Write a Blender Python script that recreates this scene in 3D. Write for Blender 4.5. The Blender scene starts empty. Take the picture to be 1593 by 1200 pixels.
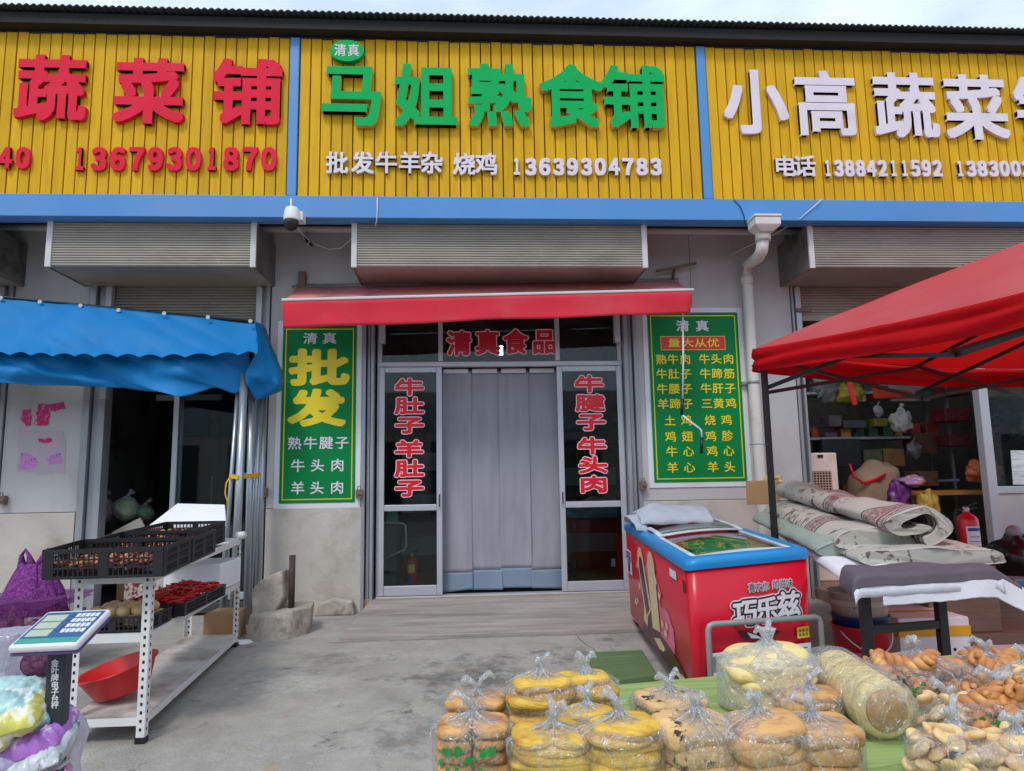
import bpy, bmesh, math, random
from mathutils import Vector, Matrix, noise
random.seed(7)
sc = bpy.context.scene
COL = sc.collection
R_ = math.radians
# ------------------------------------------------------------------ camera
FPX, CXP, CYP = 1106.0, 796.5, 600.0          # focal length and centre in 1593x1200 pixels
CAMP = Vector((0, 0, 1.37))
def _basis(yaw, pitch, roll):
    y, p, r = R_(yaw), R_(pitch), R_(roll)
    f = Vector((math.sin(y)*math.cos(p), math.cos(y)*math.cos(p), math.sin(p)))
    rt = Vector((math.cos(y), -math.sin(y), 0)); up = rt.cross(f)
    return rt*math.cos(r)-up*math.sin(r), rt*math.sin(r)+up*math.cos(r), f
CR, CU, CF = _basis(3.7, 7.7, 1.0)
cam = bpy.data.cameras.new('camera'); cam.sensor_width = 36; cam.sensor_fit = 'HORIZONTAL'
cam.lens = 36*FPX/1593; cam.clip_start = .05; cam.clip_end = 500
camo = bpy.data.objects.new('camera', cam); COL.objects.link(camo)
m4 = Matrix.Identity(4)
for i in range(3):
    m4[i][0], m4[i][1], m4[i][2], m4[i][3] = CR[i], CU[i], -CF[i], CAMP[i]
camo.matrix_world = m4
sc.camera = camo
def P(px, py, Y=None, Z=None):
    d = CF*FPX + CR*(px-CXP) - CU*(py-CYP)
    t = Y/d.y if Y is not None else (Z-CAMP.z)/d.z
    return CAMP + d*t
# ------------------------------------------------------------------ world, sun, exposure
SUN_EL, SUN_AZ = 52, 205        # azimuth measured from +Y towards +X
w = bpy.data.worlds.new("World"); sc.world = w; w.use_nodes = True
nt = w.node_tree; bg = nt.nodes['Background']; bg.inputs[1].default_value = .1
sky = nt.nodes.new('ShaderNodeTexSky'); sky.sky_type = 'NISHITA'; sky.sun_disc = False
sky.sun_elevation = R_(SUN_EL); sky.sun_rotation = R_(SUN_AZ)
tcw = nt.nodes.new('ShaderNodeTexCoord'); mp = nt.nodes.new('ShaderNodeMapping'); mp.inputs['Scale'].default_value = (1.3, 1.3, 3.6)
nz = nt.nodes.new('ShaderNodeTexNoise'); nz.inputs['Scale'].default_value = 2.3; nz.inputs['Detail'].default_value = 7; nz.inputs['Roughness'].default_value = .55
rp = nt.nodes.new('ShaderNodeValToRGB'); rp.color_ramp.elements[0].position = .36; rp.color_ramp.elements[0].color = (.62, .62, .62, 1)
rp.color_ramp.elements[1].position = .62; rp.color_ramp.elements[1].color = (1, 1, 1, 1)
mx = nt.nodes.new('ShaderNodeMix'); mx.data_type = 'RGBA'
mx.inputs[7].default_value = (6.9, 8.2, 9.8, 1)
L = nt.links.new
L(tcw.outputs['Generated'], mp.inputs[0]); L(mp.outputs[0], nz.inputs['Vector']); L(nz.outputs[0], rp.inputs[0])
L(rp.outputs[0], mx.inputs[0]); L(sky.outputs[0], mx.inputs[6]); L(mx.outputs[2], bg.inputs[0])
sl = bpy.data.lights.new('sun', 'SUN'); sl.energy = 1.1; sl.angle = R_(14); sl.color = (1, .97, .92)
so = bpy.data.objects.new('sun', sl); COL.objects.link(so)
sd = Vector((math.sin(R_(SUN_AZ))*math.cos(R_(SUN_EL)), math.cos(R_(SUN_AZ))*math.cos(R_(SUN_EL)), math.sin(R_(SUN_EL))))
so.rotation_euler = sd.to_track_quat('Z', 'Y').to_euler()
sc.view_settings.view_transform = 'Standard'; sc.view_settings.look = 'None'
sc.view_settings.exposure = 0.5; sc.view_settings.gamma = 1
sc.cycles.max_bounces = 7; sc.cycles.transparent_max_bounces = 24
sc.cycles.use_denoising = True
# ------------------------------------------------------------------ materials
def lin(c):
    return tuple(((v/255)/12.92 if v/255 <= .04045 else ((v/255+.055)/1.055)**2.4) for v in c)
def mat(name, c, rough=.55, metal=0, var=.15, vs=5, bump=0, bs=40, spec=.5, c2=None, s2=2.0, lo=.5, hi=.65, a2=1.0,
        island=0, stretch=None, emit=0, sub=0, detail=5):
    m = bpy.data.materials.new(name); m.use_nodes = True; t = m.node_tree; N = t.nodes.new; K = t.links.new
    b = t.nodes['Principled BSDF']; b.inputs['Roughness'].default_value = rough; b.inputs['Metallic'].default_value = metal
    b.inputs['Specular IOR Level'].default_value = spec
    col = lin(c)
    tc = N('ShaderNodeTexCoord'); mp = N('ShaderNodeMapping'); K(tc.outputs['Object'], mp.inputs[0])
    if stretch: mp.inputs['Scale'].default_value = stretch
    n1 = N('ShaderNodeTexNoise'); n1.inputs['Scale'].default_value = vs; n1.inputs['Detail'].default_value = detail; n1.inputs['Roughness'].default_value = .68 if detail > 8 else .5
    K(mp.outputs[0], n1.inputs['Vector'])
    r = N('ShaderNodeMapRange'); r.inputs[1].default_value = .3; r.inputs[2].default_value = .7
    r.inputs[3].default_value = 1-var; r.inputs[4].default_value = 1+var
    K(n1.outputs[0], r.inputs[0])
    mu = N('ShaderNodeVectorMath'); mu.operation = 'SCALE'; mu.inputs[0].default_value = col
    K(r.outputs[0], mu.inputs['Scale']); out = mu.outputs[0]
    if island:
        g = N('ShaderNodeNewGeometry'); r3 = N('ShaderNodeMapRange'); r3.inputs[3].default_value = 1-island; r3.inputs[4].default_value = 1+island
        K(g.outputs['Random Per Island'], r3.inputs[0])
        m3 = N('ShaderNodeVectorMath'); m3.operation = 'SCALE'; K(out, m3.inputs[0]); K(r3.outputs[0], m3.inputs['Scale']); out = m3.outputs[0]
    if c2:
        n2 = N('ShaderNodeTexNoise'); n2.inputs['Scale'].default_value = s2; n2.inputs['Detail'].default_value = 8; n2.inputs['Roughness'].default_value = .62
        K(mp.outputs[0], n2.inputs['Vector'])
        r2 = N('ShaderNodeMapRange'); r2.inputs[1].default_value = lo; r2.inputs[2].default_value = hi; r2.inputs[4].default_value = a2
        K(n2.outputs[0], r2.inputs[0])
        mi = N('ShaderNodeMix'); mi.data_type = 'RGBA'; mi.inputs[7].default_value = (*lin(c2), 1)
        K(r2.outputs[0], mi.inputs[0]); K(out, mi.inputs[6]); out = mi.outputs[2]
    K(out, b.inputs['Base Color'])
    if bump:
        nb = N('ShaderNodeTexNoise'); nb.inputs['Scale'].default_value = bs; nb.inputs['Detail'].default_value = 6
        K(mp.outputs[0], nb.inputs['Vector'])
        bp = N('ShaderNodeBump'); bp.inputs['Strength'].default_value = bump; bp.inputs['Distance'].default_value = .01
        K(nb.outputs[0], bp.inputs['Height']); K(bp.outputs[0], b.inputs['Normal'])
    if emit:
        b.inputs['Emission Color'].default_value = (*col, 1); b.inputs['Emission Strength'].default_value = emit
    if sub:
        b.inputs['Subsurface Weight'].default_value = sub; b.inputs['Subsurface Radius'].default_value = (.02, .012, .006)
    return m
def film(name, tint=(235, 240, 245), base=.10, edge=.4, rough=.18, haze=.3, crease=.45, cs=24):
    m = bpy.data.materials.new(name); m.use_nodes = True; t = m.node_tree; N = t.nodes.new; K = t.links.new
    t.nodes.remove(t.nodes['Principled BSDF']); out = t.nodes['Material Output']
    tr = N('ShaderNodeBsdfTransparent'); gl = N('ShaderNodeBsdfGlossy'); gl.inputs['Roughness'].default_value = rough
    df = N('ShaderNodeBsdfDiffuse'); df.inputs[0].default_value = (*lin(tint), 1)
    tl = N('ShaderNodeBsdfTranslucent'); tl.inputs[0].default_value = (*lin(tint), 1)
    tc = N('ShaderNodeTexCoord'); mp = N('ShaderNodeMapping'); mp.inputs['Scale'].default_value = (1, 1, .45); K(tc.outputs['Object'], mp.inputs[0])
    n = N('ShaderNodeTexNoise'); n.inputs['Scale'].default_value = cs; n.inputs['Detail'].default_value = 4; n.inputs['Distortion'].default_value = 2.2
    K(mp.outputs[0], n.inputs['Vector'])
    bp = N('ShaderNodeBump'); bp.inputs['Strength'].default_value = 1; bp.inputs['Distance'].default_value = .03; K(n.outputs[0], bp.inputs['Height'])
    K(bp.outputs[0], gl.inputs['Normal'])
    lw = N('ShaderNodeLayerWeight'); lw.inputs[0].default_value = .35; K(bp.outputs[0], lw.inputs['Normal'])
    mr = N('ShaderNodeMapRange'); mr.inputs[3].default_value = base; mr.inputs[4].default_value = base+edge; K(lw.outputs['Facing'], mr.inputs[0])
    s1 = N('ShaderNodeMath'); s1.operation = 'SUBTRACT'; s1.inputs[1].default_value = .5; K(n.outputs[0], s1.inputs[0])
    s2 = N('ShaderNodeMath'); s2.operation = 'ABSOLUTE'; K(s1.outputs[0], s2.inputs[0])
    cr_ = N('ShaderNodeMapRange'); cr_.inputs[1].default_value = 0; cr_.inputs[2].default_value = .035; cr_.inputs[3].default_value = crease; cr_.inputs[4].default_value = 0; K(s2.outputs[0], cr_.inputs[0])
    ad = N('ShaderNodeMath'); ad.operation = 'ADD'; ad.use_clamp = True; K(mr.outputs[0], ad.inputs[0]); K(cr_.outputs[0], ad.inputs[1])
    md = N('ShaderNodeMixShader'); md.inputs[0].default_value = .5; K(df.outputs[0], md.inputs[1]); K(tl.outputs[0], md.inputs[2])
    mg = N('ShaderNodeMixShader'); mg.inputs[0].default_value = haze; K(gl.outputs[0], mg.inputs[1]); K(md.outputs[0], mg.inputs[2])
    fi = N('ShaderNodeMixShader'); K(ad.outputs[0], fi.inputs[0]); K(tr.outputs[0], fi.inputs[1]); K(mg.outputs[0], fi.inputs[2])
    K(fi.outputs[0], out.inputs[0]); return m
def glass(name, tint=(225, 235, 232)):
    m = bpy.data.materials.new(name); m.use_nodes = True; t = m.node_tree; N = t.nodes.new; K = t.links.new
    t.nodes.remove(t.nodes['Principled BSDF']); out = t.nodes['Material Output']
    tr = N('ShaderNodeBsdfTransparent'); tr.inputs[0].default_value = (*lin(tint), 1)
    gl = N('ShaderNodeBsdfGlossy'); gl.inputs['Roughness'].default_value = .02
    fr = N('ShaderNodeFresnel'); fr.inputs[0].default_value = 1.42
    fi = N('ShaderNodeMixShader'); K(fr.outputs[0], fi.inputs[0]); K(tr.outputs[0], fi.inputs[1]); K(gl.outputs[0], fi.inputs[2])
    K(fi.outputs[0], out.inputs[0]); return m

M = {}
M['ground'] = mat('ground concrete', (164, 159, 151), .85, var=.17, vs=4.5, bump=.8, bs=70, c2=(104, 99, 95), s2=.75, lo=.5, hi=.74, a2=.75, detail=12)
def stain(m, pts, col, ns, lo, hi):
    t = m.node_tree; b = t.nodes['Principled BSDF']; N = t.nodes.new; K = t.links.new; out = b.inputs['Base Color'].links[0].from_socket
    tc = N('ShaderNodeTexCoord'); n = N('ShaderNodeTexNoise'); n.inputs['Scale'].default_value = ns; n.inputs['Detail'].default_value = 9; n.inputs['Roughness'].default_value = .7; K(tc.outputs['Object'], n.inputs['Vector'])
    for x, y, z, r, a in pts:
        d = N('ShaderNodeVectorMath'); d.operation = 'DISTANCE'; d.inputs[1].default_value = (x, y, z); K(tc.outputs['Object'], d.inputs[0])
        q = N('ShaderNodeMapRange'); q.inputs[1].default_value = r; q.inputs[2].default_value = r*.2; q.inputs[4].default_value = .22; K(d.outputs['Value'], q.inputs[0])
        s_ = N('ShaderNodeMath'); s_.operation = 'ADD'; K(n.outputs[0], s_.inputs[0]); K(q.outputs[0], s_.inputs[1])
        f = N('ShaderNodeMapRange'); f.inputs[1].default_value = lo; f.inputs[2].default_value = hi; f.inputs[4].default_value = a; K(s_.outputs[0], f.inputs[0])
        mi = N('ShaderNodeMix'); mi.data_type = 'RGBA'; mi.inputs[7].default_value = (*lin(col), 1); K(f.outputs[0], mi.inputs[0]); K(out, mi.inputs[6]); out = mi.outputs[2]
    K(out, b.inputs['Base Color'])
stain(M['ground'], [(.05, 4.9, .1, .9, .75), (-.35, 4.0, .06, .5, .5), (-1.0, 5.4, .12, .5, .5), (.9, 5.3, .11, .6, .6)], (84, 80, 78), 5, .62, .78)
stain(M['ground'], [(-1.0, 3.4, .04, .5, .4), (-1.2, 4.9, .1, .5, .5)], (190, 186, 180), 14, .66, .74)
stain(M['ground'], [(-.92, 3.62, .045, .10, .5)], (170, 132, 84), 12, .55, .75)
M['apron'] = mat('ramp boards', (158, 149, 142), .85, var=.2, vs=3, stretch=(.6, 5, 5), bump=.5, bs=26, c2=(112, 101, 95), s2=1.1, lo=.5, hi=.68, a2=.75)
M['yellow'] = mat('yellow painted slat', (212, 163, 24), .65, spec=.2, var=.08, vs=3, island=.10, stretch=(8, 8, 1), c2=(196, 128, 26), s2=1.3, lo=.54, hi=.74, a2=.6)
M['blue'] = mat('blue painted sheet', (74, 138, 200), .45, var=.05, vs=1.5, c2=(95, 140, 195), s2=.8, lo=.45, hi=.7)
M['dark'] = mat('dark void', (24, 22, 22), .8)
M['roof'] = mat('dark corrugated sheet', (36, 42, 42), .6, var=.2)
M['soffit'] = mat('soffit', (62, 58, 60), .8, var=.2)
M['wall'] = mat('pale wall panel', (190, 187, 187), .65, var=.06, vs=.9, c2=(156, 151, 147), s2=1.3, lo=.5, hi=.72, a2=.6, stretch=(1.6, 1, .7))
M['base'] = mat('rendered wall base', (192, 183, 173), .85, var=.10, vs=3.5, bump=.3, bs=50, c2=(150, 140, 128), s2=1.9, lo=.52, hi=.72, a2=.75)
M['alu'] = mat('aluminium frame', (186, 186, 194), .38, metal=.25, var=.05)
M['alu2'] = mat('dull steel channel', (156, 159, 164), .45, metal=.35, var=.1, vs=3, stretch=(4, 4, 1))
M['shutter'] = mat('shutter slats', (158, 150, 138), .45, metal=.15, var=.10, vs=2, c2=(120, 108, 95), s2=1.5, lo=.52, hi=.72, a2=.55, stretch=(1, 1, 2.5))
M['boxside'] = mat('galvanised box end', (120, 116, 112), .6, metal=.2, var=.2, vs=4, c2=(78, 74, 72), s2=3, lo=.5, hi=.66)
M['trimwhite'] = mat('pale metal trim', (205, 200, 200), .5, var=.06)
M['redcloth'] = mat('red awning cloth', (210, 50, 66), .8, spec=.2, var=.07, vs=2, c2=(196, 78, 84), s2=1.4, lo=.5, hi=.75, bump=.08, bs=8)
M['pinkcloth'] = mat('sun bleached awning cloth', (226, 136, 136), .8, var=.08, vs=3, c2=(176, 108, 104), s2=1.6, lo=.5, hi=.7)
M['tent'] = mat('red tent cloth', (214, 20, 34), .6, var=.05, vs=2, bump=.06, bs=6)
def translucent(m, f):
    t = m.node_tree; b = t.nodes['Principled BSDF']; N = t.nodes.new; tl = N('ShaderNodeBsdfTranslucent'); src = b.inputs['Base Color'].links[0].from_socket
    t.links.new(src, tl.inputs[0]); mxs = N('ShaderNodeMixShader'); mxs.inputs[0].default_value = f
    t.links.new(b.outputs[0], mxs.inputs[1]); t.links.new(tl.outputs[0], mxs.inputs[2]); t.links.new(mxs.outputs[0], t.nodes['Material Output'].inputs[0]); return m
M['tent'] = translucent(mat('red tent cloth', (214, 16, 30), .7, spec=.25, var=.06, vs=3, bump=.10, bs=9), .45)
M['tent_roof'] = mat('sky glare tent roof cloth', (224, 98, 102), .65, var=.06, vs=2, bump=.08, bs=6, c2=(226, 122, 124), s2=1.2, lo=.45, hi=.7)  # pale colour paints the sky glare onto the roof's outer side
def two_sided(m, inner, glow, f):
    """outer face pale with painted sky glare, inner face deep red, some light coming through the cloth"""
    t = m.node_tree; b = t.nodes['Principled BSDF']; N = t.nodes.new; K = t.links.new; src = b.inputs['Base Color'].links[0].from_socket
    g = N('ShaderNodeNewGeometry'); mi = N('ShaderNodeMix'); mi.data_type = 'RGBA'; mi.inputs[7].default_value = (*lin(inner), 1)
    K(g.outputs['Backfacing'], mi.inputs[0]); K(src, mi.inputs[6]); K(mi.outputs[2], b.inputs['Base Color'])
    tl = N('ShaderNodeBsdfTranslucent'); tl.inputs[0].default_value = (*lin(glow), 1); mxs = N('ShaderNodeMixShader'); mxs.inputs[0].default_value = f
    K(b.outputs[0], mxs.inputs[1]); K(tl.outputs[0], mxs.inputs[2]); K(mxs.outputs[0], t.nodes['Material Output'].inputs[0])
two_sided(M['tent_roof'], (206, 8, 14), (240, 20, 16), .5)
M['black'] = mat('black metal', (26, 26, 28), .45, var=.2)
M['tarp'] = mat('blue tarpaulin', (0, 116, 180), .6, spec=.3, var=.08, vs=2.5, bump=.12, bs=5, c2=(30, 130, 198), s2=1.6, lo=.52, hi=.75, a2=.5)
M['white'] = mat('white paint', (222, 220, 222), .5, var=.05)
M['foam'] = mat('white foam', (232, 232, 236), .75, var=.03, bump=.08, bs=120)
M['letter_red'] = mat('red letter', (222, 34, 62), .7, spec=.2, var=.06, vs=3, c2=(206, 60, 80), s2=3, lo=.55, hi=.75, a2=.5)
M['letter_green'] = mat('green letter', (0, 168, 84), .7, spec=.2, var=.06, vs=3)
M['letter_side'] = mat('letter side', (196, 176, 90), .5)
M['letter_white'] = mat('white letter', (222, 212, 220), .7, spec=.2, var=.05, vs=4, c2=(196, 184, 184), s2=3, lo=.55, hi=.75, a2=.5)
M['board_green'] = mat('green printed board', (0, 128, 66), .55, spec=.2, var=.07, vs=1.5)
M['board_yellow'] = mat('yellow print', (238, 214, 30), .4, var=.03)
M['board_white'] = mat('white print', (222, 222, 228), .4, var=.03)
M['board_red'] = mat('red print', (216, 40, 34), .4, var=.03)
M['sticker_red'] = mat('red sticker', (222, 16, 40), .35, var=.02)
M['sticker_red_dark'] = mat('deep red sticker', (196, 24, 44), .35, var=.02)
M['sticker_pink'] = mat('pale pink sticker edge', (250, 205, 215), .35, var=.02)
M['curtain'] = mat('grey curtain', (148, 147, 157), .8, var=.10, vs=4, stretch=(3, 3, .5), bump=.15, bs=10, c2=(158, 158, 166), s2=2.2, lo=.5, hi=.7)
M['curtain_hem'] = mat('blue grey hem', (122, 138, 156), .7, var=.05)
M['room'] = mat('dim room wall', (96, 94, 90), .9, var=.2)
M['roomdark'] = mat('dim shop wall', (132, 130, 124), .9, var=.2, vs=2, c2=(90, 86, 80), s2=1.5)
M['roomfloor'] = mat('tan tile floor', (170, 145, 100), .4, var=.1)
M['glass'] = glass('window glass')
M['pvc'] = mat('white pipe', (214, 208, 202), .5, var=.06, c2=(176, 168, 160), s2=2, lo=.55, hi=.75)
M['galv'] = mat('galvanised tube', (168, 176, 184), .3, metal=.6, var=.12, vs=6, stretch=(3, 3, .6))
M['rack'] = mat('white rack steel', (222, 220, 218), .5, var=.06, c2=(176, 160, 146), s2=5, lo=.62, hi=.75, a2=.7)
M['shelf_dirty'] = mat('grimy shelf', (198, 192, 186), .6, var=.1, vs=6, c2=(128, 116, 106), s2=3.5, lo=.48, hi=.68, a2=.8)
M['crate'] = mat('black plastic crate', (30, 30, 34), .5, var=.2)
M['basin'] = mat('red plastic basin', (206, 34, 32), .35, var=.05)
M['stone'] = mat('rough stone', (178, 168, 154), .9, var=.2, vs=7, bump=.7, bs=22, c2=(118, 108, 98), s2=5, lo=.5, hi=.66)
M['rust'] = mat('rusted pipe', (62, 46, 44), .75, var=.3, vs=8, c2=(104, 62, 46), s2=9, lo=.55, hi=.65)
M['bracket'] = mat('weathered bracket', (120, 100, 84), .7, var=.2)
M['freezer'] = mat('red freezer panel', (204, 6, 38), .3, var=.03, vs=1)
M['rim'] = mat('blue freezer rim', (16, 134, 200), .35, var=.04)
M['rim_pale'] = mat('pale freezer lid frame', (196, 206, 214), .4)
M['choc'] = mat('chocolate print', (70, 26, 28), .35, var=.1)
M['cream'] = mat('cream print', (222, 196, 150), .35, var=.18, vs=30)
M['mist'] = mat('pink mist print', (222, 96, 128), .35, var=.2, vs=6)
M['guard'] = mat('grey guard tube', (142, 144, 142), .5, metal=.2, var=.1)
M['greycloth'] = mat('grey folded cloth', (168, 176, 186), .85, var=.06, bump=.25, bs=14)
M['felt'] = mat('white felt sheet', (226, 226, 232), .9, var=.06, bump=.2, bs=60)
M['felt_dark'] = mat('dark backing sheet', (96, 88, 98), .8, var=.12)
M['wood_green'] = mat('green painted boards', (146, 166, 96), .65, var=.16, vs=4, stretch=(1, 14, 14), bump=.3, bs=9, c2=(112, 132, 74), s2=2, lo=.5, hi=.68, a2=.8)
M['mat_green'] = mat('green plastic mat', (92, 118, 76), .6, var=.1)
M['card'] = mat('brown cardboard', (168, 132, 92), .85, var=.08, bump=.1, bs=30)
M['card2'] = mat('brown plank floor', (140, 112, 94), .7, var=.18, vs=4, stretch=(1, 6, 6), bump=.2, bs=14)
M['tape'] = mat('yellow tape', (232, 172, 22), .4, var=.04)
M['bucket_white'] = mat('white bucket', (206, 194, 184), .45, var=.06)
M['bucket_red'] = mat('red bucket', (216, 40, 52), .4, var=.06)
M['bucket_pink'] = mat('pink bucket label', (206, 96, 120), .4, var=.2, vs=12)
M['bucket_blue'] = mat('dark blue bucket', (36, 50, 120), .4, var=.05)
M['ext_red'] = mat('extinguisher red', (196, 26, 30), .3, var=.04)
M['label_paper'] = mat('paper label', (214, 218, 226), .6, var=.05)
M['label_yellow'] = mat('yellow label', (240, 206, 40), .5, var=.05)
M['label_blue'] = mat('blue label', (50, 70, 150), .5, var=.1)
M['purple_net'] = mat('purple net', (112, 46, 116), .85, spec=.2, var=.3, vs=26, bump=1.0, bs=120, c2=(160, 90, 160), s2=70, lo=.5, hi=.56, a2=.6)
M['onion'] = mat('purple onion', (148, 84, 110), .45, var=.3, vs=8, c2=(190, 140, 140), s2=9, lo=.5, hi=.65)
M['sack_green'] = mat('dark green sack', (30, 84, 78), .6, var=.2, bump=.3, bs=20)
M['potato'] = mat('potato skin', (206, 172, 128), .7, var=.14, vs=30, bump=.15, bs=60)
M['chilli'] = mat('red chilli', (196, 24, 22), .3, var=.2, vs=20, island=.25)
M['dates'] = mat('dried red fruit', (120, 44, 34), .45, var=.3, vs=20, island=.4)
M['nuts'] = mat('pale dried fruit', (190, 140, 90), .6, var=.3, vs=20, island=.3)
M['screen'] = mat('scale key panel', (40, 92, 140), .35, var=.05)
M['screen_teal'] = mat('teal strip', (52, 156, 146), .4)
M['lcd'] = mat('lcd window', (178, 190, 168), .3, var=.05)
M['film'] = film('clear plastic film')
M['film_white'] = film('milky plastic film', base=.28, edge=.5, haze=.55)
M['film_lilac'] = film('lilac plastic film', (226, 222, 240), base=.52, edge=.4, haze=.65, crease=.25, cs=7)
M['film_dense'] = film('twisted plastic film', base=.26, edge=.5, haze=.5)
M['lamp'] = mat('lit lamp tube', (235, 245, 255), .4, emit=22)
# ------------------------------------------------------------------ object helpers
ORG = {}
def T(name, label, cat, loc, group=None, kind=None):
    o = bpy.data.objects.new(name, None); COL.objects.link(o); o.location = loc; o.empty_display_size = .1
    o['label'] = label; o['category'] = cat
    if group: o['group'] = group
    ORG[o.name] = Vector(loc); return o
def tag(o, label, cat, group=None):
    o['label'] = label; o['category'] = cat
    if group: o['group'] = group
    return o
class MB:
    def __init__(s): s.v = []; s.f = []; s.m = []; s.s = []
    def add(s, vs, fs, m=0, smooth=False):
        n = len(s.v); s.v += [tuple(v) for v in vs]
        for f in fs: s.f.append([i+n for i in f]); s.m.append(m); s.s.append(smooth)
        return s
    def box(s, x0, x1, y0, y1, z0, z1, m=0):
        v = [(x, y, z) for z in (z0, z1) for y in (y0, y1) for x in (x0, x1)]
        return s.add(v, [(0, 2, 3, 1), (4, 5, 7, 6), (0, 1, 5, 4), (2, 6, 7, 3), (0, 4, 6, 2), (1, 3, 7, 5)], m)
    def hexa(s, b, t, m=0):      # b, t: four bottom and four top points, same order
        return s.add(list(b)+list(t), [(3, 2, 1, 0), (4, 5, 6, 7), (0, 1, 5, 4), (1, 2, 6, 5), (2, 3, 7, 6), (3, 0, 4, 7)], m)
    def obox(s, c, ux, uy, uz, m=0):   # centre and three half vectors
        c, ux, uy, uz = Vector(c), Vector(ux), Vector(uy), Vector(uz)
        b = [c-ux-uy-uz, c+ux-uy-uz, c+ux+uy-uz, c-ux+uy-uz]; t = [p+uz*2 for p in b]
        return s.hexa(b, t, m)
    def bar(s, p, q, wd, ht, m=0, up=(0, 0, 1)):
        p, q = Vector(p), Vector(q); d = (q-p); u = Vector(up)
        x = d.cross(u)
        if x.length < 1e-5: x = d.cross(Vector((0, 1, 0)))
        x.normalize(); y = x.cross(d).normalized()
        return s.obox((p+q)/2, x*wd/2, d/2, y*ht/2, m)
    def tube(s, pts, r, seg=10, m=0, caps=True):
        pts = [Vector(p) for p in pts]; n = len(pts)
        rs = r if isinstance(r, (list, tuple)) else [r]*n
        rings = []; px = None
        for i, p in enumerate(pts):
            d = (pts[min(i+1, n-1)]-pts[max(i-1, 0)]).normalized()
            if px is None:
                a = Vector((0, 0, 1)) if abs(d.z) < .9 else Vector((1, 0, 0))
                px = d.cross(a).normalized()
            else:
                px = (px - d*px.dot(d)).normalized()
            py = d.cross(px)
            rings.append([p+(px*math.cos(2*math.pi*k/seg)+py*math.sin(2*math.pi*k/seg))*rs[i] for k in range(seg)])
        return s.rings(rings, m, caps)
    def rings(s, rings, m=0, caps=True, smooth=True):
        n = len(s.v); seg = len(rings[0])
        for r in rings: s.v += [tuple(p) for p in r]
        for i in range(len(rings)-1):
            for k in range(seg):
                a = n+i*seg+k; b = n+i*seg+(k+1) % seg
                s.f.append([a, b, b+seg, a+seg]); s.m.append(m); s.s.append(smooth)
        if caps:
            s.f.append([n+k for k in range(seg)][::-1]); s.m.append(m); s.s.append(False)
            e = n+(len(rings)-1)*seg
            s.f.append([e+k for k in range(seg)]); s.m.append(m); s.s.append(False)
        return s
    def lathe(s, c, prof, seg=24, m=0, caps=True, tilt=None, sx=1, sy=1):
        c = Vector(c); rg = []
        for r, z in prof:
            ring = []
            for k in range(seg):
                v = Vector((r*sx*math.cos(2*math.pi*k/seg), r*sy*math.sin(2*math.pi*k/seg), z))
                if tilt is not None: v = tilt @ v
                ring.append(c+v)
            rg.append(ring)
        return s.rings(rg, m, caps)
    def blob(s, c, rx, ry, rz, m=0, seg=14, rin=9, amp=0, fs=6, e=1.0, rot=None, seed=0):
        c = Vector(c); rg = []
        def pw(x, e): return math.copysign(abs(x)**e, x)
        for i in range(rin+1):
            ph = -math.pi/2+math.pi*(i+.02 if i == 0 else (i-.02 if i == rin else i))/rin
            ring = []
            for k in range(seg):
                th = 2*math.pi*k/seg
                v = Vector((rx*pw(math.cos(ph), e)*pw(math.cos(th), e), ry*pw(math.cos(ph), e)*pw(math.sin(th), e), rz*pw(math.sin(ph), e)))
                if amp:
                    q = v*fs+Vector((seed*3.1, seed*1.7, seed*.9)); v = v*(1+amp*noise.noise(q))
                if rot is not None: v = rot @ v
                ring.append(c+v)
            rg.append(ring)
        return s.rings(rg, m, True)
    def grid(s, fn, nu, nv, m=0, smooth=True):
        n = len(s.v)
        for j in range(nv+1):
            for i in range(nu+1): s.v.append(tuple(fn(i/nu, j/nv)))
        for j in range(nv):
            for i in range(nu):
                a = n+j*(nu+1)+i; s.f.append([a, a+1, a+nu+2, a+nu+1]); s.m.append(m); s.s.append(smooth)
        return s
    def prism(s, poly, ext, m=0):
        n = len(poly); ext = Vector(ext); p = [Vector(q) for q in poly]
        return s.add(p+[q+ext for q in p], [list(range(n))[::-1], [n+i for i in range(n)]]+[(i, (i+1) % n, n+(i+1) % n, n+i) for i in range(n)], m)
    def ribbed(s, x0, x1, y, z0, z1, pitch, dep, m=0):
        pts = []; n = max(1, round((z1-z0)/pitch)); h = (z1-z0)/n
        for i in range(n):
            z = z0+i*h; pts += [(y+dep, z), (y+dep*.1, z+h*.2), (y, z+h*.5), (y+dep*.1, z+h*.82)]
        pts.append((y+dep, z1))
        v = [(x, a, b) for a, b in pts for x in (x0, x1)]
        return s.add(v, [(2*i, 2*i+1, 2*i+3, 2*i+2) for i in range(len(pts)-1)], m)
    def build(s, name, mats, parent=None, bevel=0, solid=0, seg=2, sub=0, local=False):
        me = bpy.data.meshes.new(name)
        mats = mats if isinstance(mats, (list, tuple)) else [mats]
        org = Vector((0, 0, 0))
        if parent is not None and not local: org = ORG.get(parent.name, org)
        me.from_pydata([(a-org.x, b-org.y, c-org.z) for a, b, c in s.v], [], s.f)
        for x in mats: me.materials.append(x)
        me.polygons.foreach_set('material_index', s.m); me.polygons.foreach_set('use_smooth', s.s)
        bm = bmesh.new(); bm.from_mesh(me)
        if not solid: bmesh.ops.recalc_face_normals(bm, faces=bm.faces)
        bm.to_mesh(me); bm.free(); me.update()
        o = bpy.data.objects.new(name, me); COL.objects.link(o)
        if parent is not None: o.parent = parent; ORG[o.name] = org
        if solid: q = o.modifiers.new('s', 'SOLIDIFY'); q.thickness = solid; q.offset = 0
        if sub: q = o.modifiers.new('d', 'SUBSURF'); q.levels = q.render_levels = sub
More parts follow.
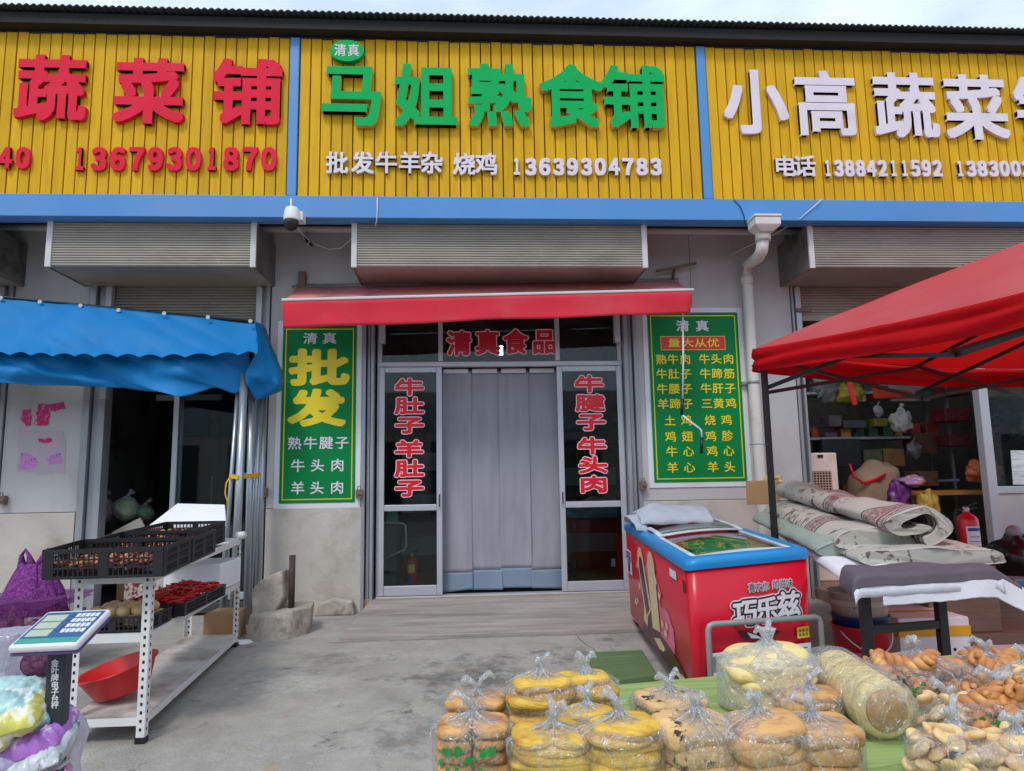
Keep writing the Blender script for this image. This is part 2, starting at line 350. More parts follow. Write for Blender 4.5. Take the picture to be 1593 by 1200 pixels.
        if bevel: q = o.modifiers.new('b', 'BEVEL'); q.width = bevel; q.segments = seg; q.limit_method = 'ANGLE'; q.angle_limit = R_(40); q.use_clamp_overlap = True
        return o
    def thing(s, name, label, cat, mats, group=None, **k):
        xs = [v[0] for v in s.v]; ys = [v[1] for v in s.v]; z0 = min(v[2] for v in s.v)
        c = ((min(xs)+max(xs))/2, (min(ys)+max(ys))/2, z0)
        s.v = [(a-c[0], b-c[1], d-c[2]) for a, b, d in s.v]
        o = s.build(name, mats, None, **k); o.location = c; ORG[o.name] = Vector(c)
        return tag(o, label, cat, group)
def struct(o): o['kind'] = 'structure'; return o
def stuff(o): o['kind'] = 'stuff'; return o
# ------------------------------------------------------------------ lettering
GLY = {}
def glyph(s):
    if s in GLY: return GLY[s]
    c = bpy.data.curves.new('glyph', 'FONT'); c.body = s; c.size = 1; c.resolution_u = 3; c.fill_mode = 'FRONT'
    o = bpy.data.objects.new('glyph', c); COL.objects.link(o)
    dg = bpy.context.evaluated_depsgraph_get(); dg.update()
    me = bpy.data.meshes.new_from_object(o.evaluated_get(dg))
    bm = bmesh.new(); bm.from_mesh(me); bmesh.ops.remove_doubles(bm, verts=bm.verts, dist=1e-5)
    bm.verts.index_update()
    V = [(v.co.x, v.co.y) for v in bm.verts]; F = []
    for f in bm.faces:
        q = [v.index for v in f.verts]
        if f.normal.z < 0: q.reverse()
        F.append(q)
    cnt = {}
    for q in F:
        for i in range(len(q)):
            a, b = q[i], q[(i+1) % len(q)]; cnt[(a, b)] = 1
    E = [(a, b) for a, b in cnt if (b, a) not in cnt]
    bm.free(); bpy.data.objects.remove(o); bpy.data.curves.remove(c); bpy.data.meshes.remove(me)
    GLY[s] = (V, F, E); return GLY[s]
_ref = glyph('国')[0]
REF = (min(v[0] for v in _ref), max(v[0] for v in _ref), min(v[1] for v in _ref), max(v[1] for v in _ref))
SQ = [(0, 0), (1, 1), (1, -1), (-1, 1), (-1, -1), (1, 0), (-1, 0), (0, 1), (0, -1)]
RD = [(0, 0)]+[(math.cos(k*math.pi/6), math.sin(k*math.pi/6)) for k in range(12)]
S5 = [(0, 0), (1, 1), (1, -1), (-1, 1), (-1, -1)]
def put(mb, s, O, U, Vv, dep=.001, bold=.03, m=0, ms=None, mode='cell', pat=SQ, eps=.00012):
    """lay text s in the rectangle O + a*U + b*Vv (a, b in 0..1), standing off along the normal by dep"""
    O, U, Vv = Vector(O), Vector(U), Vector(Vv); Nn = U.cross(Vv).normalized()
    V, F, E = glyph(s)
    if not V: return
    if mode == 'cell':
        x0, x1, y0, y1 = REF; gx = (x1-x0)*.04
        x0, x1, y0, y1 = x0-gx, x1+gx, y0-gx, y1+gx
    else:
        x0, x1 = min(v[0] for v in V)-bold, max(v[0] for v in V)+bold; y0, y1 = min(v[1] for v in V)-bold, max(v[1] for v in V)+bold
    sx, sy = 1/(x1-x0), 1/(y1-y0)
    asp = (U.length*sx)/(Vv.length*sy)           # keep strokes even when the cell is squashed
    bx, by = (bold/asp**.5, bold*asp**.5)
    ms = m if ms is None else ms
    for i, (dx, dy) in enumerate(pat if bold else [(0, 0)]):
        pts = [O+U*((x+dx*bx-x0)*sx)+Vv*((y+dy*by-y0)*sy) for x, y in V]
        n = len(V); d = dep-i*eps
        mb.add([p+Nn*d for p in pts], F, m)
        if dep > .004: mb.add([p+Nn*d for p in pts]+pts, [(a, b, b+n, a+n)[::-1] for a, b in E], ms)
def pput(mb, s, x0, y0, x1, y1, Y, **k):
    """text in a pixel-measured rectangle on the plane y=Y"""
    c = ((x0+x1)/2, (y0+y1)/2)
    l, r, t, b = P(x0, c[1], Y=Y), P(x1, c[1], Y=Y), P(c[0], y0, Y=Y), P(c[0], y1, Y=Y)
    put(mb, s, (l.x, Y, b.z), (r.x-l.x, 0, 0), (0, 0, t.z-b.z), **k)
# ================================================================== SETTING
def GZ(y): return .04*max(0.0, y-2.5)
WY, DY, FY = 7.0, 7.1, 6.2        # wall face, door plane, sign fascia plane
g = MB()
ys = [-60, -20, -6, 0, 2.5, 3.2, 4, 5, 6, 7, 7.4]
for j in range(len(ys)-1):
    g.add([(-60, ys[j], GZ(ys[j])), (60, ys[j], GZ(ys[j])), (60, ys[j+1], GZ(ys[j+1])), (-60, ys[j+1], GZ(ys[j+1]))], [(0, 1, 2, 3)])
g.add([(-60, 7.4, .19), (60, 7.4, .19), (60, 60, .19), (-60, 60, .19)], [(0, 1, 2, 3)])
struct(g.build('ground', M['ground']))
# cracks and the joint in the concrete (thin sunk lines laid as real strips)
cr = MB()
def crack(pts, wd):
    for a, b in zip(pts[:-1], pts[1:]):
        a = Vector((a[0], a[1], GZ(a[1])+.004)); b = Vector((b[0], b[1], GZ(b[1])+.004))
        d = (b-a).normalized(); n_ = Vector((-d.y, d.x, 0))*wd
        cr.add([a-n_, a+n_, b+n_, b-n_], [(0, 1, 2, 3)])
def wig(a, b, n, amp):
    r = random.Random(a[0]*7+b[1]); o = []
    for i in range(n+1):
        t = i/n; o.append((a[0]+(b[0]-a[0])*t+r.uniform(-amp, amp), a[1]+(b[1]-a[1])*t+r.uniform(-amp, amp)))
    return o
crack(wig((-1.1, 5.90), (1.55, 5.915), 30, .008), .004)
crack(wig((.86, 5.9), (1.05, 4.5), 14, .012), .0018)
crack(wig((-4, 5.2), (-2.3, 5.3), 14, .01), .003)
struct(cr.build('ground_crack', mat('ground crack', (96, 92, 88), .9)))
# ramp in front of the door, boards with grooves
rm = MB()
nb = 7
for i in range(nb):
    y0 = 5.93+i*(1.07/nb); y1 = y0+1.07/nb-.006
    za, zb = GZ(5.93)+.03+(.285-.165)*i/nb, GZ(5.93)+.03+(.285-.165)*(i+1)/nb
    xl = -1.02+.10*i/nb; xr = 1.60
    rm.hexa([(xl, y0, .05), (xr, y0, .05), (xr, y1, .05), (xl+.01, y1, .05)], [(xl, y0, za), (xr, y0, za+.006), (xr, y1, zb), (xl+.01, y1, zb)])
struct(rm.build('ramp', M['apron'], bevel=.006))
fl = MB(); fl.box(3.42, 8.0, 5.05, 6.05, .06, .235); fl.box(3.42, 8, 6.056, 7.05, .06, .285)
struct(fl.build('shop_step', M['card2'], bevel=.01))

# ------------------------------------------------------------------ market building
B = T('market_building', 'single storey market building with yellow sign band, grey walls and glazed shop doors', 'building', (0, 7.2, .18))
XP = [(-7.6, -6.35), (-4.36, -3.66), (-1.92, -1.0), (1.72, 3.36), (6.6, 7.6)]     # pilasters
for a, b in XP:
    MB().box(a, b, WY, 7.3, 1.16, 4.0).build('wall', M['wall'], B, bevel=.004)
    MB().box(a+.004, b-.004, WY-.012, 7.29, .1, 1.155).build('wall_base', M['base'], B, bevel=.006)
MB().box(-7.6, 7.6, WY+.03, 7.28, 3.36, 3.99).build('lintel', M['wall'], B)
# panel joints, steel corner posts and shutter guide channels
for x in (2.32,):
    MB().box(x-.002, x+.002, WY-.002, WY+.02, 3.1, 3.9).build('panel_joint', M['soffit'], B)
MB().box(-4.2, -3.82, WY-.003, WY+.01, 2.86, 2.864).build('panel_joint', M['soffit'], B)
def channel(x0, x1, z0=.18, z1=3.34, n=3):
    st = (x1-x0)/n; ch = MB()
    for i in range(n):
        ch.box(x0+i*st+.004, x0+(i+1)*st-.006, WY-.02+(.045 if i % 2 else 0), 7.12, z0, z1)
    ch.build('guide_channel', M['alu2'], B, bevel=.004)
channel(-3.655, -3.44); channel(-2.06, -1.925); channel(-1.02, -.90); channel(1.585, 1.735); channel(3.362, 3.46); channel(-4.50, -4.365)
# eaves: fascia beam, posts, soffit, roof
bm_ = MB(); bm_.box(-7.5, 7.5, FY-.02, FY+.06, 3.735, 3.94); bm_.box(-7.5, 7.5, FY+.061, FY+.16, 3.737, 3.747)
bm_.build('fascia_beam', M['blue'], B, bevel=.006)
for x in (-1.551, 2.262):
    MB().box(x-.042, x+.042, FY-.018, FY+.05, 3.941, 5.47).build('fascia_post', M['blue'], B, bevel=.005)
sf = MB(); sf.box(-7.5, 7.5, FY+.065, 7.0, 3.96, 4.02); sf.box(-7.5, 7.5, FY+.09, FY+.14, 3.98, 5.5); sf.box(-7.5, 7.5, FY+.02, FY+.09, 5.44, 5.60)
sf.build('soffit', M['soffit'], B)
pr_ = MB(); pr_.tube([(-7.4, 6.93, 3.90), (7.4, 6.93, 3.90)], .035, 10); pr_.build('wall_pipe', M['pvc'], B)
rf = MB()
n = 15*66
for i in range(n):
    xs = [-7.6+15.2*(i+k)/n for k in (0, 1)]
    zs = [5.625+.011*math.cos((i+k)*2*math.pi/4) for k in (0, 1)]
    for (ya, yb, dz) in ((6.03, 11.8, 1.2),):
        rf.add([(xs[0], ya, zs[0]), (xs[1], ya, zs[1]), (xs[1], yb, zs[1]+dz), (xs[0], yb, zs[0]+dz)], [(0, 1, 2, 3)], 0, True)
rf.build('roof', M['roof'], B, solid=.012)
rd = MB()
rd.box(-7.55, 7.55, 6.09, 6.215, 5.495, 5.595)
rd.build('roof_edge', M['dark'], B)
# interior shells (three shops): floor, back wall, side walls, ceiling
def room(x0, x1, fm, y1=10.4):
    ins = MB()
    ins.box(x0, x1, y1, y1+.1, .2, 3.7, 0); ins.box(x0-.05, x0, 7.3, y1+.1, .2, 3.7, 0); ins.box(x1, x1+.05, 7.3, y1+.1, .2, 3.7, 0)
    ins.box(x0, x1, 7.31, y1, 3.55, 3.65, 0); ins.box(x0, x1, 7.02, y1, .205, .288, 1)
    ins.build('shop_interior', [M['roomdark'], M[fm]], B)
room(-4.0, -1.5, 'soffit'); room(-1.44, 2.5, 'roomfloor'); room(2.6, 7.2, 'card2'); room(-7.2, -4.06, 'soffit')
# unseen sheds across the yard, added to darken glass reflections and low sky light
ob = MB(); ob.box(-40, 40, -16.2, -16, 0, 5.2)
for i in range(-9, 10):
    ob.box(i*4.2-1.5, i*4.2+1.5, -15.99, -15.95, .1, 3.1, 1); ob.box(i*4.2-1.9, i*4.2+1.9, -15.99, -15.9, 3.5, 4.7, 2)
struct(ob.build('unseen_sheds', [M['base'], M['soffit'], M['alu2']]))
# ---- middle door: frame, leaves, curtain, lettering
fr = MB()
def fbox(x0, x1, z0, z1, y0=DY-.03, y1=DY+.03): fr.box(x0, x1, y0, y1, z0, z1)
DX0, DX1 = -.885, 1.585
XL = (P(590, 700, Y=DY).x, P(688, 700, Y=DY).x); XR = (P(868, 700, Y=DY).x, P(970, 700, Y=DY).x)
fbox(DX0, DX0+.045, .3, 3.2); fbox(DX1-.045, DX1, .3, 3.2); fbox(DX0, DX1, 2.525, 2.575, DY-.034, DY+.034); fbox(DX0, DX1, 3.16, 3.22, DY-.034, DY+.034)
for x in (XL[1]-.035, XR[0]-.005): fbox(x, x+.045, 2.58, 3.155)
fbox(DX0, DX1, .262, .30, DY-.06, DY+.06)
D = fr.build('shop_door', M['alu'], B, bevel=.005)
pn = MB(); pn.box(DX0+.05, DX1-.05, DY-.003, DY+.003, 2.58, 3.155); pn.build('transom_pane', M['glass'], D)
for (x0, x1) in (XL, XR):
    lf = MB(); y0, y1 = DY-.052, DY-.022
    for a, b, c, d in ((x0, x0+.055, .305, 2.52), (x1-.055, x1, .305, 2.52), (x0+.056, x1-.056, .305, .40), (x0+.056, x1-.056, 1.105, 1.165), (x0+.056, x1-.056, 2.465, 2.52)):
        lf.box(a, b, y0, y1, c, d)
    lf.build('door_leaf', M['alu'], D, bevel=.006)
    pn = MB(); pn.box(x0+.05, x1-.05, DY-.040, DY-.035, .39, 1.115); pn.box(x0+.05, x1-.05, DY-.040, DY-.035, 1.155, 2.475)
    pn.build('leaf_pane', M['glass'], D)
    hx = x1-.028 if x0 < 0 else x0+.028
    hd = MB(); hd.box(hx-.012, hx+.012, DY-.062, DY-.052, 1.12, 1.28); hd.box(hx-.006, hx+.006, DY-.068, DY-.062, 1.14, 1.26, 1); hd.build('handle', [M['alu'], M['black']], D, bevel=.003)
def sticker(chars, Y, hw, hh, red='sticker_red'):
    for ch_, cx, cy in chars:
        s = MB()
        pput(s, ch_, cx-hw, cy-hh, cx+hw, cy+hh, Y, dep=.0028, bold=.075, m=1, pat=RD, eps=.00006)
        pput(s, ch_, cx-hw, cy-hh, cx+hw, cy+hh, Y, dep=.0044, bold=.038, m=0, pat=RD, eps=.00006)
        s.build('lettering', [M[red], M['sticker_pink']], D)
sticker([('牛', 637, 603), ('肚', 637, 632), ('子', 637, 662), ('羊', 636.5, 699), ('肚', 637, 729.5), ('子', 637, 760)], DY-.042, 21, 12.5)
sticker([('牛', 916.5, 598), ('腱', 918, 627.5), ('子', 919.5, 657), ('牛', 921, 694.5), ('头', 922.5, 724), ('肉', 923.5, 754)], DY-.042, 21, 12.5)
sticker([('清', 714.5, 535), ('真', 758.5, 534), ('食', 802, 533), ('品', 847, 532.5)], DY-.005, 17.5, 18.5, 'sticker_red_dark')
# ---- left shop sliding doors and right shop glazed front
def slider(name, x0, x1, z0, z1, y, wd=.05, rail=None):
    s = MB()
    for a, b, c, d in ((x0, x0+wd, z0, z1), (x1-wd, x1, z0, z1), (x0+wd, x1-wd, z0, z0+.07), (x0+wd, x1-wd, z1-.05, z1)):
        s.box(a, b, y-.02, y+.02, c, d)
    if rail: s.box(x0+wd, x1-wd, y-.02, y+.02, rail-.03, rail+.03)
    o = s.build(name, M['alu'], B, bevel=.005)
    q = MB(); q.box(x0+wd-.005, x1-wd+.005, y-.003, y+.003, z0+.06, z1-.04); q.build('pane', M['glass'], o); return o
xm = P(275, 700, Y=7.16).x
slider('sliding_door', xm-.04, -2.05, .30, 3.0, 7.16)
slider('sliding_door', xm-.02, -2.10, .30, 3.0, 7.22)
xc0, xc1 = P(1515, 600, Y=7.12).x, P(1545, 600, Y=7.12).x
cl = MB()
cl.box(xc0, xc0+.10, 7.06, 7.16, .285, 3.0); cl.box(xc0+.101, 6.6, 7.075, 7.145, 2.30, 2.36); cl.box(xc0+.101, 6.6, 7.075, 7.145, 1.16, 1.235); cl.box(6.5, 6.598, 7.07, 7.15, .285, 3.0)
fo = cl.build('shop_front_frame', M['alu'], B, bevel=.006)
q = MB(); q.box(xc0+.09, 6.55, 7.105, 7.111, 1.22, 2.31); q.box(xc0+.09, 6.55, 7.105, 7.111, 2.35, 3.0); q.build('pane', M['glass'], fo)
q = MB(); q.box(xc0+.102, 6.5, 7.09, 7.13, .285, 1.158); q.build('lower_panel', M['wall'], fo)
# ------------------------------------------------------------------ roller shutters
def shutter(label, x0, x1, xa, xb, zbot, yb=7.05):
    t = T('roller_shutter', label, 'roller shutter', ((x0+x1)/2, 6.7, 3.33), 'roller shutter boxes above the shops')
    s = MB(); s.ribbed(x0+.05, x1-.05, 6.33, 3.335, 3.735, .0235, .012)
    s.box(x0+.02, x1-.02, 6.343, 6.99, 3.332, 3.346); s.box(x0+.02, x1-.02, 6.36, 6.99, 3.73, 3.745)
    s.build('box_front', M['shutter'], t)
    for x, sg in ((x0, 1), (x1, -1)):
        e = MB(); a, b = sorted((x+sg*.004, x+sg*.02)); e.box(a, b, 6.345, 6.992, 3.325, 3.75); e.build('box_end', M['boxside'], t)
        e = MB(); a, b = sorted((x, x+sg*.05)); e.box(a, b, 6.318, 6.343, 3.322, 3.745); e.build('edge_trim', M['trimwhite'], t, bevel=.003)
    c = MB(); c.ribbed(xa, xb, yb, zbot+.06, 3.40, .03, .012); c.box(xa, xb, yb-.006, yb+.02, zbot, zbot+.06)
    c.build('curtain', M['shutter'], t)
    for x, d in ((xa-.055, .055), (xb, .055)):
        g_ = MB(); g_.box(x, x+d, 6.97, 7.04, zbot-.5, 3.32); g_.build('guide_rail', M['alu'], t, bevel=.003)
    for x, sg in ((xa, 1), (xb, -1)):
        g_ = MB(); g_.bar((x+sg*-.06, 6.955, zbot+.09), (x+sg*.09, 6.955, zbot+.09), .03, .035); g_.build('stop_bar', M['bracket'], t)
    return t
shutter('beige ribbed roller shutter box above the blue tarpaulin, curtain half lowered', -3.71, -1.885, -3.44, -2.06, 2.72)
shutter('beige ribbed roller shutter box over the red awning and glazed door', -1.035, 1.70, -.80, 1.50, 3.25)
shutter('beige ribbed roller shutter box partly hidden by the red tent roof', 3.255, 6.75, 3.46, 6.5, 2.98)
shutter('roller shutter box at the very left edge, mostly outside the picture', -6.3, -4.27, -6.2, -4.5, 2.7)
# ------------------------------------------------------------------ sign boards
def signboard(label, x0, x1):
    t = T('shop_sign', label, 'shop sign', ((x0+x1)/2, FY, 3.945), 'yellow slatted shop signs'); r = random.Random(x0)
    s = MB(); n = round((x1-x0)/.0975); p = (x1-x0)/n
    for i in range(n):
        dz = r.choice((0, 0, .004, -.006, .01)); dy = r.uniform(0, .006)
        s.box(x0+i*p+.004, x0+(i+1)*p-.006, FY+dy, FY+.03, 3.944, 5.468+dz)
    s.build('slat_board', M['yellow'], t, bevel=.002, seg=1)
    return t
def letters(t, chars, hw, hh, cs, bold, dep, Y=FY-.004):
    for ch_, cx, cy in chars:
        s = MB(); pput(s, ch_, cx-hw, cy-hh, cx+hw, cy+hh, Y, dep=dep, bold=bold, m=0, ms=1)
        s.build('character', cs, t)
def number(t, s_, x0, y0, x1, y1, cs, bold=.048, dep=.03, Y=FY-.004, gap=.8):
    s = MB(); n = len(s_); w_ = (x1-x0)/n
    for i, d in enumerate(s_):
        hw = w_*gap/2*(.52 if d == '1' else 1); cx = x0+(i+.5)*w_
        yy = (y1-y0)*0
        pput(s, chr(ord(d)+0xFEE0), cx-hw, y0+yy, cx+hw, y1+yy, Y, dep=dep, bold=bold, m=0, ms=1, mode='fit')
    s.build('phone_number', cs, t)
RED = [M['letter_red'], M['letter_red']]; GRN = [M['letter_green'], M['letter_side']]; WHT = [M['letter_white'], M['letter_white']]
s1 = signboard('yellow slatted sign with red letters, left of the blue post', -7.4, -1.598)
letters(s1, [('蔬', 83, 143), ('菜', 235, 148), ('铺', 387.5, 149)], 50, 49, RED, .028, .045)
letters(s1, [('鲜', -70, 141)], 50, 49, RED, .028, .045)
number(s1, '40', -3, 231, 52, 265, RED); number(s1, '13679301870', 112, 231, 434, 268, RED)
s2 = signboard('yellow slatted sign with large green letters between the two blue posts', -1.504, 2.215)
letters(s2, [('马', 549, 154), ('姐', 663, 156), ('熟', 776, 156), ('食', 888, 157), ('铺', 985, 158)], 45, 47, GRN, .026, .06)
for ch_, x in zip('批发牛羊杂', (525, 565, 601.5, 638, 672)): letters(s2, [(ch_, x, 256)], 16, 16.5, WHT, .022, .03)
for ch_, x in zip('烧鸡', (722, 757)): letters(s2, [(ch_, x, 258)], 16, 16.5, WHT, .022, .03)
number(s2, '13639304783', 793, 248, 1030, 275, WHT)
s3 = signboard('yellow slatted sign with white letters, right of the second blue post', 2.31, 7.4)
letters(s3, [('小', 1173, 163), ('高', 1283, 166), ('蔬', 1405, 169), ('菜', 1515, 172), ('铺', 1625, 176)], 45, 49, WHT, .024, .035)
letters(s3, [('电', 1219, 261), ('话', 1250, 261)], 16, 16, WHT, .022, .03)
number(s3, '13884211592', 1277, 251, 1464, 277, WHT); number(s3, '1383002', 1482, 252, 1603, 277, WHT)
# oval badge
c = P(541.5, 85, Y=FY); bd = MB(); r1, r2 = .155, .105
pts = [(c.x+r1*math.cos(k*math.pi/24), FY-.012, c.z+r2*math.sin(k*math.pi/24)) for k in range(48)]
bd.prism(pts[::-1], (0, -.05, 0), 0)
for ch_, dx in (('清', -.06), ('真', .06)): put(bd, ch_, (c.x+dx-.05, FY-.062, c.z-.06), (.1, 0, 0), (0, 0, .12), dep=.003, bold=.012, m=1, pat=S5)
bd.build('badge', [M['letter_green'], M['letter_white']], s2)
# ------------------------------------------------------------------ green notice boards
def notice(label, x0, x1, z0, z1, texts, red=None, tilt=0):
    t = T('notice_board', label, 'notice board', ((x0+x1)/2, WY, z0), 'green notice boards beside the door')
    y = WY-.006; W, H = x1-x0, z1-z0; bw = .05
    s = MB(); s.box(x0-bw, x1+bw, y-.004, y+.005, z0-bw, z1+bw, 1); s.box(x0, x1, y-.008, y-.0045, z0, z1, 0)
    i = .028; a, b, c, d = x0+i, x1-i, z0+i*1.1, z1-i*1.1; k = .009
    for q in ((a, b, c, c+k), (a, b, d-k, d), (a, a+k, c+k, d-k), (b-k, b, c+k, d-k)): s.box(q[0], q[1], y-.0105, y-.0085, q[2], q[3], 2)
    if red:
        u0, u1, v0, v1 = red; s.box(x0+u0*W-.006, x0+u1*W+.006, y-.0105, y-.0085, z1-v1*H-.006, z1-v0*H+.006, 2); s.box(x0+u0*W, x0+u1*W, y-.0125, y-.0107, z1-v1*H, z1-v0*H, 3)
    s.build('panel', [M['board_green'], M['board_white'], M['board_yellow'], M['board_red']], t)
    for tx, us, v, wu, hv, cm, bo in texts:
        l = MB()
        for ch_, u in zip(tx, us):
            put(l, ch_, (x0+(u-wu/2)*W, y-.0112-(.002 if cm == 9 else 0), z1-(v+hv/2)*H), (wu*W, 0, 0), (0, 0, hv*H), dep=.0016, bold=bo, m=0, pat=RD if bo > .04 else S5, eps=.00004)
        l.build('lettering', M['board_yellow'] if cm else M['board_white'], t)
notice('green notice board with two huge yellow characters, left of the door', -1.795, -1.078, 1.20, 2.93,
       [('清真', (.37, .63), .075, .18, .065, 0, .012), ('批', (.5,), .245, .74, .195, 1, .048), ('发', (.48,), .475, .70, .195, 1, .048),
        ('熟牛腱子', (.19, .40, .61, .82), .67, .17, .07, 0, .012), ('牛头肉', (.24, .5, .765), .795, .17, .07, 0, .012), ('羊头肉', (.245, .50, .765), .918, .17, .07, 0, .012)])
rows = [('熟牛肉牛头肉', (.13, .26, .395, .605, .735, .87), .283), ('牛肚子牛蹄筋', (.13, .26, .395, .605, .735, .87), .37), ('牛腰子牛肝子', (.13, .26, .395, .605, .735, .87), .458), ('羊蹄子三黄鸡', (.13, .26, .395, .605, .735, .87), .547),
        ('土鸡烧鸡', (.195, .375, .63, .81), .645), ('鸡翅鸡胗', (.195, .375, .63, .81), .738), ('牛心鸡心', (.2, .38, .635, .815), .825), ('羊心羊头', (.2, .38, .635, .815), .917)]
notice('green notice board listing meats in yellow rows, right of the door', 1.845, 2.785, 1.335, 3.055,
       [('清真', (.385, .6), .083, .135, .065, 0, .02), ('量大从优', (.28, .43, .57, .71), .185, .125, .052, 9, .012)]+[(a, b, v, .112, .06, 1, .014) for a, b, v in rows], red=(.14, .84, .147, .224))
# ================================================================== RED AWNING over the door
t = T('awning', 'faded red retractable awning with white front bar above the glazed door', 'awning', (.3, 6.98, 2.9))
A0, A1 = P(441, 468, Y=6.36), P(1075, 452, Y=6.36)
k0, k1 = P(462, 447, Y=6.95), P(1052, 437, Y=6.95)
def awn(u, v):
    a = A0.lerp(A1, u); b = k0.lerp(k1, u)
    p = a.lerp(b, v); p.z += .012*math.sin(v*math.pi)*-1 + .008*noise.noise(Vector((u*9, v*3, 0)))*math.sin(v*math.pi); return p
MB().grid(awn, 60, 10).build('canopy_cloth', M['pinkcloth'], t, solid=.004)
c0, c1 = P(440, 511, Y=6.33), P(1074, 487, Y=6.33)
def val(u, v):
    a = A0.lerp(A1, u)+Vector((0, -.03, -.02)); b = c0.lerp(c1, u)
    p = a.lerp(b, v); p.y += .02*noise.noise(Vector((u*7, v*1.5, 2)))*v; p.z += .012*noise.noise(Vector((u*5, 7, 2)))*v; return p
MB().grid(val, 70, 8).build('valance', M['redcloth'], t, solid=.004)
MB().bar(A0+Vector((-.01, -.015, 0)), A1+Vector((.02, -.015, 0)), .045, .026).build('front_bar', M['trimwhite'], t, bevel=.008)
MB().tube([k0+Vector((-.02, .02, .0)), k1+Vector((.02, .02, 0))], .035, 12).build('roller_tube', M['alu2'], t)
for x, dx in ((-.95, .75), (1.4, -.75)):
    q = MB(); q.tube([(x, 6.92, 3.12), (x+dx*.6, 6.6, 3.05), (x, 6.4, 3.0)], .018, 8); q.build('folding_arm', M['alu'], t)
for px, py0, py1 in ((471, 424, 447),):
    a, b = P(px, py0, Y=6.97), P(px, py1, Y=6.97); q = MB(); q.box(a.x-.035, a.x+.035, 6.93, 6.995, b.z-.02, a.z); q.box(a.x-.1, a.x-.03, 6.94, 6.98, b.z, b.z+.012); q.build('wall_bracket', M['bracket'], t, bevel=.004)
a, b = P(1021, 422, Y=6.9), P(1083, 410, Y=6.9)
q = MB(); q.bar(a, b, .04, .022); q.build('wall_bracket', M['bracket'], t, bevel=.003)
a, b = P(1050, 416, Y=6.95), P(1047, 436, Y=6.95)
q = MB(); q.bar(a, b, .02, .07, up=(0, 1, 0)); q.build('wall_bracket', M['bracket'], t, bevel=.003)
# crank rod
pts = [P(1062, 488, Y=6.45), P(1063, 560, Y=6.5), P(1062, 622, Y=6.52), P(1060, 648, Y=6.52)]
t = T('crank_rod', 'white awning crank rod with black grips hanging before the right green board', 'crank rod', tuple(pts[-1]))
MB().tube(pts[:3], .0085, 8).build('rod', M['white'], t)
MB().tube([P(1062, 621, Y=6.52), P(1060.5, 646, Y=6.52)], .014, 10).build('grip', M['black'], t)
MB().tube([P(1060.5, 645, Y=6.52), P(1072, 655, Y=6.50), P(1086, 665, Y=6.47), P(1091, 670, Y=6.47), P(1092, 682, Y=6.47)], .0085, 8).build('crank', M['white'], t)
MB().tube([P(1092, 681, Y=6.47), P(1091, 706, Y=6.47)], .015, 10).build('grip', M['black'], t)
# ================================================================== downpipe, camera, cables
t = T('downpipe', 'cream plastic rainwater pipe with square hopper, right of the green list board', 'downpipe', (2.86, 6.85, .2))
h = P(1189, 349, Y=6.08); hp = MB()
hp.hexa([(h.x-.06, 6.03, h.z-.085), (h.x+.06, 6.03, h.z-.085), (h.x+.06, 6.15, h.z-.085), (h.x-.06, 6.15, h.z-.085)], [(h.x-.118, 5.99, h.z-.035), (h.x+.118, 5.99, h.z-.035), (h.x+.118, 6.175, h.z-.035), (h.x-.118, 6.175, h.z-.035)]); hp.box(h.x-.118, h.x+.118, 5.99, 6.175, h.z-.034, h.z+.04)
hp.box(h.x-.126, h.x+.126, 5.982, 6.178, h.z+.041, h.z+.065); hp.build('hopper', M['pvc'], t, bevel=.008)
a1, a2 = P(1187, 372, Y=6.12), P(1185, 390, Y=6.14); a3 = P(1164, 412, Y=6.86)
xe = P(1166, 500, Y=6.9).x
MB().tube([a1, a2, P(1180, 400, Y=6.3), a3, (xe, 6.9, a3.z-.12), (xe, 6.9, 2.2), (xe+.02, 6.9, 1.0), (xe+.02, 6.9, .19)], .055, 16).build('pipe', M['pvc'], t)
MB().tube([a1+Vector((0, 0, .05)), a1+Vector((0, 0, -.02))], .068, 16).build('collar', M['pvc'], t)
q = MB(); q.tube([(xe, 6.9, a3.z-.1), (xe, 6.9, a3.z-.2)], .064, 16); q.build('collar', M['pvc'], t)
q = MB(); q.tube([(xe, 6.9, 2.33), (xe, 6.9, 2.30)], .06, 16); q.box(xe-.1, xe+.08, 6.94, 6.99, 2.30, 2.33); q.build('clamp', M['alu2'], t)
c = P(454, 338, Y=6.05); t = T('security_camera', 'white dome security camera with black lens ball hanging from the blue beam', 'camera', tuple(c))
q = MB(); q.lathe(c, [(.001, .085), (.05, .085), (.062, .06), (.07, .0), (.072, -.03), (.066, -.035)], 20); q.box(c.x+.03, c.x+.09, c.y+.01, c.y+.13, c.z-.02, c.z+.06); q.build('housing', M['white'], t, bevel=.004)
q = MB(); q.blob(c+Vector((-.005, 0, -.055)), .064, .064, .07, 0, 18, 10); q.build('lens_ball', M['black'], t)
q = MB(); q.tube([c+Vector((.0, -.055, -.075)), c+Vector((.0, -.072, -.085))], .022, 12); q.build('lens', M['glass'], t)
q = MB(); q.tube([c+Vector((-.02, .05, .06)), c+Vector((-.025, .055, .19))], .008, 8); q.build('antenna', M['white'], t)
def cable(label, pts, r, m, name='cable'):
    return MB().tube(pts, r, 6).thing(name, label, 'cable', M[m])
cable('white cable looping from the security camera to the middle shutter box', [P(460, 348, Y=6.3), P(468, 362, Y=6.6), P(482, 374, Y=6.8), P(478, 382, Y=6.85), P(470, 366, Y=6.85), P(476, 360, Y=6.86), P(490, 380, Y=6.88), P(512, 388, Y=6.88), P(530, 386, Y=6.85), P(547, 372, Y=6.7)], .007, 'white')
